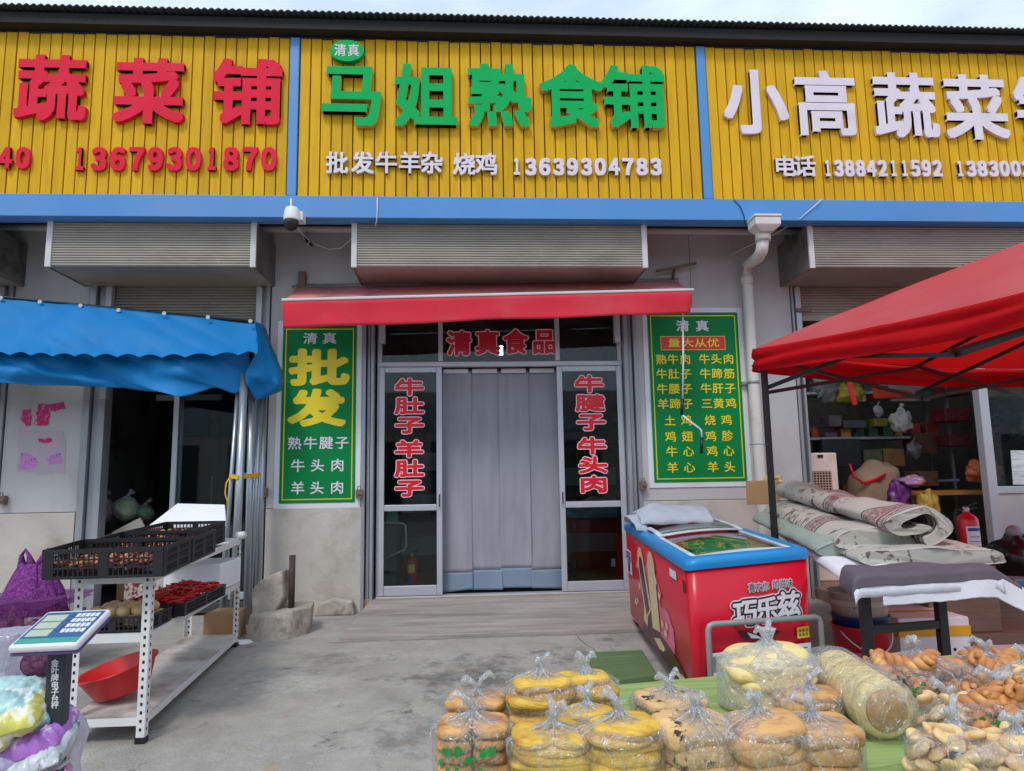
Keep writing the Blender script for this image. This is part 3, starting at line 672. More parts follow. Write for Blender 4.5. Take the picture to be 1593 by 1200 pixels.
cable('short black cable bundle on the wall below the security camera', [P(470, 366, Y=6.9), P(476, 378, Y=6.9), P(486, 383, Y=6.9), P(474, 372, Y=6.88)], .014, 'black')
cable('thin white wire hanging down over the blue beam above the door', [P(587, 308, Y=6.17), P(587, 325, Y=6.17), P(586, 342, Y=6.16), P(584, 352, Y=6.25)], .005, 'white')
cable('thin pale wire strung slantwise across the blue beam behind the hopper', [P(1278, 311, Y=6.16), P(1245, 340, Y=6.17), P(1210, 362, Y=6.55), P(1150, 390, Y=6.9), P(1136, 398, Y=6.97)], .005, 'white')
cable('thin dark wire curving down the blue beam left of the hopper', [P(1142, 311, Y=6.17), P(1152, 322, Y=6.17), P(1158, 338, Y=6.17), P(1158, 348, Y=6.2)], .004, 'black')
# padlock latches on the channels
for px, py, lb in ((411, 763, 'small rusty latch on the channel left of the left green board'), (559, 765, 'small grey latch on the door channel beside the left green board'), (1000, 752, 'small grey latch on the door channel beside the right green board'), (4, 775, 'rusty latch on the channel at the left edge of the picture')):
    a = P(px, py, Y=6.96); q = MB(); q.box(a.x-.03, a.x+.03, a.y-.03, a.y+.03, a.z-.06, a.z+.02); q.box(a.x-.012, a.x+.035, a.y-.045, a.y-.031, a.z-.03, a.z-.005)
    q.tube([a+Vector((-.015, -.02, .02)), a+Vector((-.01, -.02, .05)), a+Vector((.01, -.02, .05)), a+Vector((.015, -.02, .02))], .005, 6)
    q.thing('latch', lb, 'latch', M['bracket'], bevel=.004)
# torn pink stickers on the left pillar
M['poster'] = mat('torn poster paper', (178, 180, 182), .8, var=.05, vs=6, c2=(214, 50, 120), s2=16, lo=.54, hi=.58)
M['poster2'] = mat('torn floral paper', (184, 178, 184), .8, var=.05, vs=6, c2=(206, 168, 186), s2=9, lo=.5, hi=.6)
M['poster_dark'] = mat('poster ink', (60, 50, 90), .8)
def torn(poly, m, name, label):
    pts = []
    r = random.Random(len(label))
    for i in range(len(poly)):
        a, b = poly[i], poly[(i+1) % len(poly)]
        for k in range(5):
            s_ = k/5; pts.append((a[0]+(b[0]-a[0])*s_+r.uniform(-2, 2), a[1]+(b[1]-a[1])*s_+r.uniform(-2, 2)))
    pr = [P(x, y, Y=WY-.004) for x, y in pts]; yy = WY-(.0035 if m == 'poster2' else .0045)
    pr = [(p.x, yy, p.z) for p in pr]
    return MB().prism(pr, (0, .003, 0)).thing(name, label, 'poster', M[m])
M['magenta'] = mat('magenta paper', (212, 48, 120), .8, var=.2, vs=20, c2=(190, 176, 184), s2=22, lo=.56, hi=.62)
M['lilac'] = mat('lilac paper', (206, 140, 200), .8, var=.2, vs=20, c2=(96, 60, 130), s2=24, lo=.56, hi=.64)
torn([(30, 668), (98, 672), (103, 690), (100, 735), (64, 738), (26, 733)], 'poster2', 'torn_poster', 'large faded floral poster remnant, lowest on the left grey pillar')
torn([(60, 629), (98, 627), (101, 634), (88, 640), (78, 640), (76, 660), (54, 662), (57, 645)], 'magenta', 'torn_poster', 'torn magenta poster scrap, upper right one on the left grey pillar')
torn([(37, 637), (47, 639), (48, 662), (40, 664), (33, 652)], 'magenta', 'torn_poster', 'narrow torn magenta poster scrap left of the larger scrap')
torn([(60, 682), (82, 683), (80, 689), (61, 689)], 'magenta', 'torn_poster', 'thin magenta strip of torn poster above the lilac scraps')
torn([(33, 705), (42, 704), (58, 714), (58, 722), (46, 731), (28, 731)], 'lilac', 'torn_poster', 'lilac torn poster scrap, lower left one on the left grey pillar')
torn([(72, 712), (90, 700), (95, 704), (96, 722), (76, 724)], 'lilac', 'torn_poster', 'lilac torn poster scrap, lower right one on the left grey pillar')
# ================================================================== BLUE TARP STALL
def rowgrid(rows, nu, nv, amp=0, sd=0, fs=4, scal=None):
    """rows: list of lists of (px, py, Y) control points"""
    W_ = [[P(a, b, Y=c) for a, b, c in r] for r in rows]
    def cr_(pts, t):
        n = len(pts)-1; x = min(max(t, 0), .99999)*n; i = int(x); f = x-i
        p0, p1, p2, p3 = pts[max(i-1, 0)], pts[i], pts[i+1], pts[min(i+2, n)]
        return .5*((2*p1)+(p2-p0)*f+(2*p0-5*p1+4*p2-p3)*f*f+(3*p1-p0-3*p2+p3)*f**3)
    def fn(u, v):
        q = cr_([cr_(r, u) for r in W_], v) if len(W_) > 2 else cr_(W_[0], u).lerp(cr_(W_[1], u), v)
        if amp:
            q = q+Vector((0, 1, .25))*amp*.55*(1-3*abs(noise.noise(Vector((q.x*2.6+q.z*3.5, q.z*1.6, sd+7)))))+Vector((0, 1, 0))*amp*(noise.noise(q*fs+Vector((sd, 0, 0)))+.5*noise.noise(q*fs*2.7+Vector((sd, 5, 0))))
        if scal: q = q+Vector((0, 0, scal(u)*v**6))
        return q
    return MB().grid(fn, nu, nv)
t = T('tarp_awning', 'blue tarpaulin awning with scalloped edge sagging over the left shop front', 'awning', (-3.2, 6.4, 2.1))
rowgrid([[(-330, 420, 6.45), (-150, 440, 6.45), (0, 462, 6.48), (130, 476, 6.5), (260, 489, 6.5), (395, 502, 6.52)],
         [(-330, 480, 6.3), (-150, 500, 6.32), (0, 508, 6.34), (130, 515, 6.30), (260, 522, 6.34), (400, 528, 6.40)],
         [(-330, 548, 6.12), (-150, 550, 6.12), (0, 553, 6.12), (130, 556, 6.14), (260, 557, 6.16), (400, 552, 6.25)]],
        260, 16, .03, 1, 1.6, lambda u: .032*abs(math.sin(u*19.1*math.pi))).build('upper_flap', M['tarp'], t, solid=.004)
rowgrid([[(-330, 530, 6.3), (-150, 533, 6.3), (0, 536, 6.3), (130, 538, 6.3), (260, 540, 6.32), (385, 540, 6.4)],
         [(-330, 570, 6.24), (-150, 570, 6.26), (0, 572, 6.22), (130, 574, 6.3), (260, 578, 6.24), (385, 570, 6.4)],
         [(-330, 596, 6.3), (-150, 597, 6.3), (0, 597, 6.28), (80, 600, 6.3), (200, 605, 6.3), (262, 611, 6.28), (284, 618, 6.26), (330, 604, 6.36), (362, 612, 6.38), (382, 600, 6.42)]],
        150, 24, .07, 4, 2.2).build('lower_flap', M['tarp'], t, solid=.004)
rowgrid([[(396, 500, 6.52), (402, 502, 6.62), (408, 506, 6.75), (414, 512, 6.86)],
         [(399, 545, 6.36), (412, 548, 6.5), (424, 552, 6.65), (430, 558, 6.86)],
         [(381, 580, 6.36), (405, 583, 6.4), (432, 588, 6.55), (441, 592, 6.8)],
         [(382, 598, 6.36), (400, 600, 6.46), (428, 603, 6.5), (438, 606, 6.75)],
         [(386, 604, 6.42), (396, 622, 6.5), (412, 617, 6.55), (436, 610, 6.72)]],
        24, 40, .05, 9, 3.5).build('side_flap', M['tarp'], t, solid=.004)
a, b = P(-330, 420, Y=6.46), P(0, 462, Y=6.49)
MB().tube([a, b, P(395, 501, Y=6.54)], .012, 8).build('edge_rope', M['black'], t)
for px, py in ((2, 464), (63, 470), (126, 476), (185, 483), (256, 488), (324, 494), (390, 500)):
    p = P(px, py, Y=6.46); q = MB(); q.tube([p+Vector((0, -.012, 0)), p+Vector((0, .0, 0))], .018, 12); q.build('grommet', M['alu'], t)
GP = 'galvanised poles bundled beside the left shop'
def pole(label, a, b, r):
    MB().tube([a, b], r, 14).thing('steel_pole', label, 'pole', M['galv'], GP)
def gp(px, py, y): q = P(px, py, Y=y); return q
def foot(px, y): q = P(px, 980, Y=y); return Vector((q.x, y, GZ(y)))
pole('thick galvanised pole under the tarp corner, front of the bundle', gp(380, 582, 6.45), foot(362, 6.35), .034)
pole('thin galvanised pole touching the thick one, leftmost of the bundle', gp(371, 592, 6.5), foot(342, 6.45), .018)
pole('galvanised pole behind the thick one, with darker shadowed side', gp(392, 600, 6.62), foot(383, 6.62), .03)
pole('galvanised pole leaning right of centre in the bundle', gp(406, 608, 6.75), foot(386, 6.70), .026)
pole('upright galvanised pole nearest the channel, rightmost of the bundle', gp(412, 604, 6.85), foot(398, 6.80), .028)
pole('short galvanised pole low behind the white rack', gp(352, 850, 6.5), foot(347, 6.5), .03)
st = MB()
ring = [P(357, 741, Y=6.38), P(370, 743, Y=6.36), P(385, 741, Y=6.5), P(405, 738, Y=6.72), P(405, 737, Y=6.9), P(380, 739, Y=6.9), P(357, 741, Y=6.6), P(357, 741, Y=6.38)]
for a, b in zip(ring[:-1], ring[1:]): st.bar(a, b, .006, .035)
st.tube([P(358, 742, Y=6.37), P(352, 752, Y=6.36), P(350, 768, Y=6.36), P(354, 780, Y=6.37), P(353, 788, Y=6.37)], .007, 6)
st.thing('yellow_strap', 'yellow strap tied round the galvanised poles', 'strap', M['tape'])
# ================================================================== RED TENT
U1, U2 = Vector((.358, -.934, 0)), Vector((.947, .32, 0))
A = Vector((2.19, 5.2, 0)); S = 3.0
S2 = 3.4; cor = [A, A+U1*S, A+U1*S+U2*S2, A+U2*S2]; pk = A+U1*S/2+U2*S2/2
t = T('market_tent', 'red pop up market tent with black folding frame over the right stall', 'tent', (A.x, A.y, GZ(A.y)))
ZT, ZB, ZP = 2.335, 2.165, 3.12
def sag(p, q): return 0
rt = MB()
for i in range(4):
    a, b = cor[i], cor[(i+1) % 4]
    def fn(u, v, a=a, b=b):
        e = a.lerp(b, u); p = e.lerp(pk, v)
        z = ZT+(ZP-ZT)*(v**.94); z -= .09*math.sin(math.pi*u)*(1-v)*v*2.2+.05*math.sin(math.pi*u)*(1-v)**3
        n_ = noise.noise(Vector((p.x*2.2, p.y*2.2, i)))*.012
        return Vector((p.x, p.y, z+n_))
    rt.grid(fn, 36, 22)
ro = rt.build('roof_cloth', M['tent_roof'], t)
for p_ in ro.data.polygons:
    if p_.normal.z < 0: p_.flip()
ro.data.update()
vl = MB()
for i in range(4):
    a, b = cor[i], cor[(i+1) % 4]; out = ((a+b)/2-pk); out.z = 0; out.normalize()
    def fn(u, v, a=a, b=b, out=out):
        e = a.lerp(b, u); z = ZT-.05*math.sin(math.pi*u) - v*(ZT-ZB)
        wv = .02*noise.noise(Vector((u*4, v*5, i*3)))+.016*math.sin(v*10+u*5+noise.noise(Vector((u*3, 0, i)))*3)
        return Vector((e.x, e.y, z))+out*(.02+wv*min(1, v*3))
    vl.grid(fn, 50, 12)
vl.build('valance', M['tent'], t, solid=.003)
for i, c in enumerate(cor):
    c2 = c+(pk-c).normalized()*.05 if False else c.lerp(pk, .025)
    MB().box(c2.x-.02, c2.x+.02, c2.y-.02, c2.y+.02, GZ(c2.y), ZT-.04).build('leg', M['black'], t, bevel=.003)
def sciss(a, b, zt, zb, n, w_=.028):
    q = MB()
    for k in range(n):
        p, r = a.lerp(b, k/n), a.lerp(b, (k+1)/n)
        q.bar((p.x, p.y, zt), (r.x, r.y, zb), w_*.6, w_); q.bar((p.x+.012, p.y+.012, zb), (r.x+.012, r.y+.012, zt), w_*.6, w_)
    q.build('scissor_frame', M['black'], t)
for i in range(4): sciss(cor[i].lerp(pk, .03), cor[(i+1) % 4].lerp(pk, .03), 2.27, 2.0 if i != 0 else 2.04, 2 if i else 2)
for i in range(4):
    m_ = (cor[i]+cor[(i+1) % 4])/2; q = MB(); q.bar((m_.x, m_.y, 2.27), (pk.x, pk.y, 2.75), .016, .028); q.bar((m_.x, m_.y, 2.05), (pk.x, pk.y, 2.5), .016, .028); q.build('truss_bar', M['black'], t)
MB().bar((pk.x, pk.y, 2.4), (pk.x, pk.y, ZP-.03), .03, .03).build('centre_post', M['black'], t)
cable('thin blue tie tied round the black tent leg', [P(1166, 692, Y=6.8), P(1180, 691, Y=5.9), P(1194, 692, Y=5.15)], .004, 'rim')
# ================================================================== STONES by the wall
def stone(label, poly, y0, dep, top=0):
    b = MB(); pr = [P(x, y, Y=y0) for x, y in poly]; pr = [Vector((p.x, y0, max(p.z, GZ(y0)))) for p in pr]
    b.prism(pr, (0.03, dep, 0)); o = b.thing('stone', label, 'stone', M['stone'], bevel=.014, seg=2)
    q = o.modifiers.new('d', 'SUBSURF'); q.subdivision_type = 'SIMPLE'; q.levels = q.render_levels = 3
    tx = bpy.data.textures.new('rock', 'CLOUDS'); tx.noise_scale = .12
    d = o.modifiers.new('n', 'DISPLACE'); d.texture = tx; d.strength = .007; d.mid_level = .5
    return o
stone('tall grey stone slab leaning against the wall left of the pipe stub', [(391, 997), (391, 918), (403, 905), (425, 893), (439, 888), (440, 930), (424, 957), (414, 975), (414, 997)], 6.2, .2)
b = MB(); 
zb = GZ(6.15)
pb = [(-1.815, 6.1), (-1.66, 6.0), (-1.45, 6.03), (-1.33, 6.2), (-1.36, 6.5), (-1.72, 6.52)]
b.prism([(x, y, zb-.02) for x, y in pb], (0, 0, .24)); b.v = [(x*1+(.02 if z > zb+.1 else 0), y+(.06 if z > zb+.1 and y < 6.2 else 0), z-(.04 if z > zb+.1 and x < -1.6 and y < 6.2 else 0)) for x, y, z in b.v]
o = b.thing('stone', 'low grey stone block with a rusty pipe set in it', 'stone', M['stone'], bevel=.014, seg=2)
q = o.modifiers.new('d', 'SUBSURF'); q.subdivision_type = 'SIMPLE'; q.levels = q.render_levels = 3
tx = bpy.data.textures.new('rock2', 'CLOUDS'); tx.noise_scale = .1; d = o.modifiers.new('n', 'DISPLACE'); d.texture = tx; d.strength = .007
a, b_ = P(455, 864, Y=6.25), P(453, 953, Y=6.25)
q = MB(); q.tube([b_-Vector((0, 0, .04)), a], .026, 14, 0); q.thing('pipe_stub', 'rusty upright pipe stub standing in the low stone block', 'pipe', M['rust'])
q = MB(); pr = [P(x, y, Y=6.85) for x, y in ((488, 962), (497, 938), (520, 932), (548, 936), (551, 962))]; q.prism([(p.x, 6.85, max(p.z, .17)) for p in pr], (0, .12, 0)); q.thing('rubble', 'patch of broken mortar at the foot of the wall', 'rubble', M['stone'], bevel=.02)
q = MB(); p = P(378, 1004, Z=GZ(5.7)); q.blob(p+Vector((0, 0, .02)), .09, .06, .02, 0, 12, 6, .3, 20); q.thing('plastic_scrap', 'scrap of white plastic on the ground at the rack foot', 'scrap', M['foam'])
# ================================================================== WHITE RACK and its goods
t = T('storage_rack', 'white slotted steel rack with three shelves standing in front of the left shop', 'rack', (-1.92, 4.95, GZ(5)))
N_R, N_L, F_R, F_L = Vector((-1.68, 4.0, 0)), Vector((-2.07, 4.0, 0)), Vector((-1.80, 5.9, 0)), Vector((-2.2, 5.9, 0))
def zl(a, b, y): return a+(b-a)*(y-4)/1.9
for c, sx, sy, zt in ((N_R, -1, 1, .955), (N_L, 1, 1, .955), (F_R, -1, -1, 1.01), (F_L, 1, -1, 1.01)):
    q = MB(); z0 = GZ(c.y)+.012
    q.box(min(c.x, c.x+sx*.042), max(c.x, c.x+sx*.042), c.y-.0015, c.y+.0015, z0, zt)
    a, b = sorted((c.y+sy*.0016, c.y+sy*.042)); q.box(c.x-.0015, c.x+.0015, a, b, z0, zt)
    z = z0+.05
    while z < zt-.02:      # slots
        q.box(c.x+sx*.021-.006, c.x+sx*.021+.006, c.y-.0024, c.y-.0018, z, z+.016, 1)
        q.box(c.x-.0024 if sx > 0 else c.x+.0018, c.x-.0018 if sx > 0 else c.x+.0024, c.y+sy*.021-.006, c.y+sy*.021+.006, z, z+.016, 1); z += .042
    l = q.build('leg', [M['rack'], M['black']], t)
    q = MB(); q.box(min(c.x-sx*.004, c.x+sx*.046), max(c.x-sx*.004, c.x+sx*.046), min(c.y-sy*.004, c.y+sy*.046), max(c.y-sy*.004, c.y+sy*.046), GZ(c.y), z0+.02); q.build('rubber_foot', M['black'], l)
for za, zb, mt in ((.195, .225, 'shelf_dirty'), (.612, .628, 'rack'), (.915, .965, 'rack')):
    q = MB(); a, b, c, d = N_L+Vector((.003, .003, 0)), N_R+Vector((-.003, .003, 0)), F_R+Vector((-.003, -.003, 0)), F_L+Vector((.003, -.003, 0))
    def pz(p, z): return (p.x, p.y, z)
    q.hexa([pz(a, za-.004), pz(b, za-.004), pz(c, zb-.004), pz(d, zb-.004)], [pz(a, za), pz(b, za), pz(c, zb), pz(d, zb)], 0)
    for p, r, z1, z2 in ((a, b, za, za), (b, c, za, zb), (c, d, zb, zb), (d, a, zb, za)):
        v = (Vector((r.x, r.y, 0))-Vector((p.x, p.y, 0))).normalized()*.0025; v = Vector((-v.y, v.x, 0))*.6
        q.hexa([pz(p-v, z1-.045), pz(r-v, z2-.045), pz(r+v, z2-.045), pz(p+v, z1-.045)], [pz(p-v, z1-.0045), pz(r-v, z2-.0045), pz(r+v, z2-.0045), pz(p+v, z1-.0045)], 1)
    q.build('shelf', [M[mt], M['rack']], t)
q = MB(); q.lathe(Vector((-1.79, 5.87, .985)), [(.001, -.05), (.030, -.05), (.030, .05), (.001, .05)], 16, 0, True, Matrix.Rotation(R_(90), 3, 'X')); q.build('end_cap', M['rack'], t)
# crates -------------------------------------------------------------
def crate_mb(wd, dp, ht, pit=.024, cut=True):
    q = MB(); th = .008
    def wall(a, b):
        d = Vector(b)-Vector(a); n = max(2, int(d.length/pit)); u = d/n
        nn = Vector((-d.y, d.x, 0)).normalized()*th/2
        def seg(s0, s1, z0, z1, k=1.0):
            p, r = Vector(a)+d*s0, Vector(a)+d*s1; m_ = nn*k
            q.hexa([p-m_+Vector((0, 0, z0)), r-m_+Vector((0, 0, z0)), r+m_+Vector((0, 0, z0)), p+m_+Vector((0, 0, z0))], [p-m_+Vector((0, 0, z1)), r-m_+Vector((0, 0, z1)), r+m_+Vector((0, 0, z1)), p+m_+Vector((0, 0, z1))])
        seg(0, 1, 0, ht*.1, 1.2); seg(0, 1, ht*.86, ht, 1.8); seg(0, 1, ht*.34, ht*.40, 1.3); seg(0, 1, ht*.62, ht*.67, 1.3)
        L_ = d.length
        for s0, s1 in ((0, .05/L_), (1-.05/L_, 1), (.5-.02/L_, .5+.02/L_)): seg(s0, s1, ht*.1, ht*.86, 1.1)
        for i in range(1, n): seg(i/n-.003/L_, i/n+.003/L_, ht*.1, ht*.86, .8)
    w2, d2 = wd/2, dp/2
    wall((-w2, -d2, 0), (w2, -d2, 0)); wall((w2, -d2, 0), (w2, d2, 0)); wall((w2, d2, 0), (-w2, d2, 0)); wall((-w2, d2, 0), (-w2, -d2, 0))
    q.box(-w2+.003, w2-.003, -d2+.003, d2-.003, .002, .008)
    return q
def crate(label, c, wd, dp, ht, rz, tilt, group='black crates on the rack'):
    t = T('plastic_crate', label, 'crate', c, group); t.rotation_euler = (tilt, 0, rz)
    crate_mb(wd, dp, ht).build('body', M['crate'], t, local=True); return t
def heap(name, label, cat, c, rz, tilt, wd, dp, z, n, maker, mats, sd):
    r = random.Random(sd); q = MB()
    for i in range(n):
        maker(q, r, Vector((r.uniform(-wd/2, wd/2), r.uniform(-dp/2, dp/2), z+r.uniform(-.015, .02))))
    o = q.build(name, mats); o.location = c; o.rotation_euler = (tilt, 0, rz); tag(o, label, cat); return stuff(o)
TL = math.atan2(.05, 1.9)
def date_(q, r, p): q.blob(p, .016, .011, .010, r.choice((0, 0, 0, 1)), 6, 4, .2, 20, 1, Matrix.Rotation(r.uniform(0, 3), 3, 'Z'), r.random()*9)
C1 = Vector((-1.87, 4.06, .928))
crate('wide black slatted crate of dried red fruit on the near end of the rack top', C1, .58, .42, .15, R_(3), R_(3))
heap('dried_fruit', 'dried red and pale fruit filling the near black crate on the rack top', 'dried fruit', C1, R_(3), R_(3), .53, .37, .055, 620, date_, [M['dates'], M['nuts']], 3)
C1b = Vector((-1.88, 4.51, .95))
crate('black slatted crate of dried fruit behind the near crate on the rack top', C1b, .56, .42, .14, R_(2), R_(3))
heap('dried_fruit', 'dried red fruit filling the second black crate on the rack top', 'dried fruit', C1b, R_(2), R_(3), .5, .35, .055, 420, date_, [M['dates'], M['nuts']], 4)
C1c = Vector((-1.98, 5.06, .96))
crate('third black crate, farthest along the rack top beside the foam board', C1c, .42, .62, .15, R_(-3), R_(3))
heap('dried_fruit', 'dark dried fruit in the farthest black crate on the rack top', 'dried fruit', C1c, R_(-3), R_(3), .36, .55, .08, 300, date_, [M['dates'], M['nuts']], 5)
# foam lid board lying across behind
q = MB(); pr = [P(232, 817, Y=5.55), P(352, 813, Y=5.5), P(350, 785, Y=5.85), P(276, 783, Y=5.9)]
q.prism(pr, (0, .004, -.03)); q.thing('foam_board', 'white foam board lying on the crates at the far end of the rack', 'foam board', M['foam'], bevel=.006)
# potatoes and chillies on the middle shelf
C3 = Vector((-1.88, 4.17, .621)); crate('low black crate of potatoes on the middle shelf of the rack', C3, .36, .30, .075, 0, 0)
pot = None; r = random.Random(5); k = 0
for iz in range(2):
    for ix in range(5-iz):
        for iy in range(4):
            p = C3+Vector((-.14+ix*.07+iz*.035+r.uniform(-.008, .008), -.105+iy*.068+r.uniform(-.008, .008), .042+iz*.05))
            if pot is None:
                q = MB(); q.blob((0, 0, 0), .043, .034, .032, 0, 14, 9, .22, 16); pot = q.build('potato', M['potato']); o = pot
            else:
                o = pot.copy(); COL.objects.link(o)
            o.location = p; o.rotation_euler = (r.uniform(-.4, .4), r.uniform(-.4, .4), r.uniform(0, 6)); s_ = r.uniform(.85, 1.12); o.scale = (s_, s_, s_)
            tag(o, 'pale round potato heaped in the low black crate on the rack', 'potato', 'potatoes in the crate')
C4 = Vector((-1.86, 4.80, .624)); crate('black crate of red chillies on the middle shelf of the rack', C4, .37, .80, .075, R_(2), 0)
def chil(q, r, p):
    a = r.uniform(0, 6.3); d = Vector((math.cos(a), math.sin(a), r.uniform(-.25, .25))); n = Vector((-d.y, d.x, 0)); ln = r.uniform(.06, .10); c = r.uniform(-.02, .02)
    q.tube([p-d*ln/2, p-d*ln*.2+n*c, p+d*ln*.2+n*c, p+d*ln/2], [.007, .0095, .0075, .0015], 6, 0)
def chil2(q, r, p): p.z += .035*(1-abs(p.x)/.2)+ .02*max(0, p.y); chil(q, r, p)
heap('red_chillies', 'heap of glossy red chillies in the black crate on the rack', 'chillies', C4, R_(2), 0, .30, .70, .055, 330, chil2, [M['chilli']], 8)
q = MB(); w_, d_, h_ = .40, .46, .19; cx, cy, cz = -1.975, 5.6, .63
for a in ((cx-w_/2, cx+w_/2, cy-d_/2, cy-d_/2+.025), (cx-w_/2, cx+w_/2, cy+d_/2-.025, cy+d_/2), (cx-w_/2, cx-w_/2+.025, cy-d_/2+.026, cy+d_/2-.026), (cx+w_/2-.025, cx+w_/2, cy-d_/2+.026, cy+d_/2-.026)): q.box(*a, cz, cz+h_)
q.box(cx-w_/2+.026, cx+w_/2-.026, cy-d_/2+.026, cy+d_/2-.026, cz, cz+.03); q.thing('foam_box', 'open white foam box on the far end of the middle rack shelf', 'foam box', M['foam'], bevel=.008)
# red basin, tipped against the near leg, on the bottom shelf
bc = P(186, 1062, Y=4.32); bc.z = .315; tl = Matrix.Rotation(R_(-14), 3, 'Y') @ Matrix.Rotation(R_(6), 3, 'X')
q = MB(); q.lathe(bc, [(.001, -.075), (.13, -.075), (.145, -.065), (.20, .055), (.215, .06), (.215, .068), (.196, .066), (.138, -.058), (.12, -.066), (.001, -.066)], 40, 0, True, tl)
q.thing('basin', 'red plastic washing basin tilted on the bottom shelf of the white rack', 'basin', M['basin'])
q = MB(); q.box(-2.1, -1.86, 5.98, 6.3, GZ(6.1)+.001, GZ(6.1)+.22); q.thing('cardboard_box', 'brown cardboard box on the ground behind the rack', 'box', M['card'], bevel=.006)
# ================================================================== SCALE
sc4 = [P(65, 951, Y=2.75), P(152, 946, Y=2.75), P(129, 1003, Y=2.52), P(34, 1006, Y=2.52)]
ctr = sum(sc4, Vector())/4
t = T('weighing_scale', 'electronic price scale with blue key panel on a black pole', 'scale', (ctr.x, ctr.y, GZ(2.6)))
U = ((sc4[1]-sc4[0])+(sc4[2]-sc4[3])).normalized(); V = ((sc4[0]-sc4[3])+(sc4[1]-sc4[2])); V = (V-U*V.dot(U)).normalized(); Nn = U.cross(V)
hw, hh = .112, .118
q = MB(); q.obox(ctr-Nn*.014, U*hw, V*hh, Nn*.014); q.build('head', M['white'], t, bevel=.012, seg=3)
q = MB(); q.obox(ctr-Nn*.034, U*hw*.97, V*hh*.97, Nn*.006); q.build('head_back', mat('violet plastic', (96, 70, 130), .5), t, bevel=.005)
q = MB()
def pan(u0, u1, v0, v1, h, m): q.obox(ctr+U*((u0+u1)/2*hw)+V*((v0+v1)/2*hh)+Nn*h, U*(abs(u1-u0)/2*hw), V*(abs(v1-v0)/2*hh), Nn*.0008, m)
pan(-.88, .9, -.62, .84, .0012, 0); pan(-.88, .9, -.88, -.63, .0012, 1)
for i in range(3): pan(-.78, -.12, .30-i*.42, .66-i*.42, .0028, 2)
for i in range(4):
    for j in range(5): pan(.14+j*.145, .25+j*.145, .50-i*.29, .70-i*.29, .0028, 3)
for i in range(4): pan(.0, .08, .52-i*.28, .68-i*.28, .0028, 4)
q.build('key_panel', [M['screen'], M['screen_teal'], M['lcd'], M['board_white'], M['label_blue']], t)
px_ = P(90, 1060, Y=2.62)
pt, pb_ = P(92, 985, Y=2.64), P(85, 1200, Y=2.62)
q = MB(); q.box(px_.x-.030, px_.x+.030, 2.60, 2.65, .02, ctr.z-.035); q.build('pole', mat('dark slate post', (44, 52, 60), .4), t, bevel=.004)
q = MB(); q.box(px_.x-.042, px_.x+.042, 2.585, 2.665, .452, .466); q.build('pole_collar', M['alu'], t, bevel=.004)
q = MB(); q.box(px_.x-.2, px_.x+.2, 2.5, 2.9, .02, .06); q.build('platform', M['alu'], t, bevel=.006)
q = MB()
for ch_, y in zip('金叶牌电子台秤', (1032, 1043.5, 1054.5, 1066, 1077, 1087.5, 1097)):
    pput(q, ch_, 80, y-5.8, 91, y+5.8, 2.5995, dep=.0008, bold=.02, m=0, pat=S5, eps=.00003)
q.build('lettering', M['board_white'], t)
# ================================================================== LEFT GROUND GOODS
def sack(name, label, cat, c, rx, ry, h, m, neck=.25, sd=0, amp=.06, seg=40, top=.55, film_=None, parent=None, fold=.1, part='body', ears=0):
    """soft tied bag: body, gathered neck, flared top"""
    rg = []; n = 30; r = random.Random(sd)
    ph = [r.uniform(0, 6.28) for _ in range(4)]
    for i in range(n+1):
        s = i/n; z = s*h
        if s < .04: f = .80+.2*(s/.04)**.5
        elif s < top: f = 1.0
        elif s < .86:
            k = (s-top)/(.86-top); k = k*k*(3-2*k); f = 1-(1-neck)*k
        else: f = neck+(s-.86)/.14*neck*.9
        ring = []
        for j in range(seg):
            a = 2*math.pi*j/seg
            g_ = max(0, (s-.3)/.6)
            w_ = 1+fold*min(1, g_)*(math.sin(a*7+ph[0])+.6*math.sin(a*13+ph[1]))*(1 if s < .86 else 1.5)
            p = Vector((math.cos(a)*rx*f*w_, math.sin(a)*ry*f*w_, z))
            q_ = p*7+Vector((sd*3.3, sd, 0)); p = p*(1+amp*noise.noise(q_)*(1 if s < .8 else .4)); p.z = z+.02*h*noise.noise(q_*.7)*(0 if s < .05 else 1)
            ring.append(c+p)
        rg.append(ring)
    return MB().rings(rg, 0, True)
oc = Vector((-3.05, 5.35, GZ(5.35)))
t = T('onion_sack', 'purple net sack of onions tied with two ears, standing by the left pillar', 'sack', oc)
r = random.Random(2); q = MB()
for i in range(190):
    a = r.uniform(0, 6.28); z = r.uniform(.03, .46); rr = .2*(1-.18*(z/.46)**3)
    q.blob(oc+Vector((math.cos(a)*rr, math.sin(a)*rr*.9, z)), .03, .03, .028, 0, 8, 6, .1, 12, 1, None, i)
q.build('onions', M['onion'], t)
q = MB(); rg = []
for i in range(19):
    s_ = i/18; z = .40+.34*s_; f = .215*(1-s_**1.7*.62)
    rg.append([oc+Vector((math.cos(a)*f*(1+.10*s_*math.sin(a*9)+.07*s_*math.sin(a*17+2)+.12*noise.noise(Vector((math.cos(a)*2, math.sin(a)*2, z*7)))), math.sin(a)*f*.85*(1+.1*s_*math.sin(a*8)), z+.03*noise.noise(Vector((math.cos(a)*3, math.sin(a)*3, 5)))*s_)) for a in [2*math.pi*k/90 for k in range(90)]])
q.rings(rg, 0, True)
for sx in (-1, 1):
    q.tube([oc+Vector((sx*.02, 0, .70)), oc+Vector((sx*.05, 0, .80)), oc+Vector((sx*.075, 0, .84)), oc+Vector((sx*.10, 0, .80)), oc+Vector((sx*.085, 0, .68))], [.04, .014, .010, .014, .04], 9)
q.build('net_top', M['purple_net'], t)
M['netfilm'] = film('purple netting film', (150, 70, 150), base=.3, edge=.4, rough=.5, haze=.9)
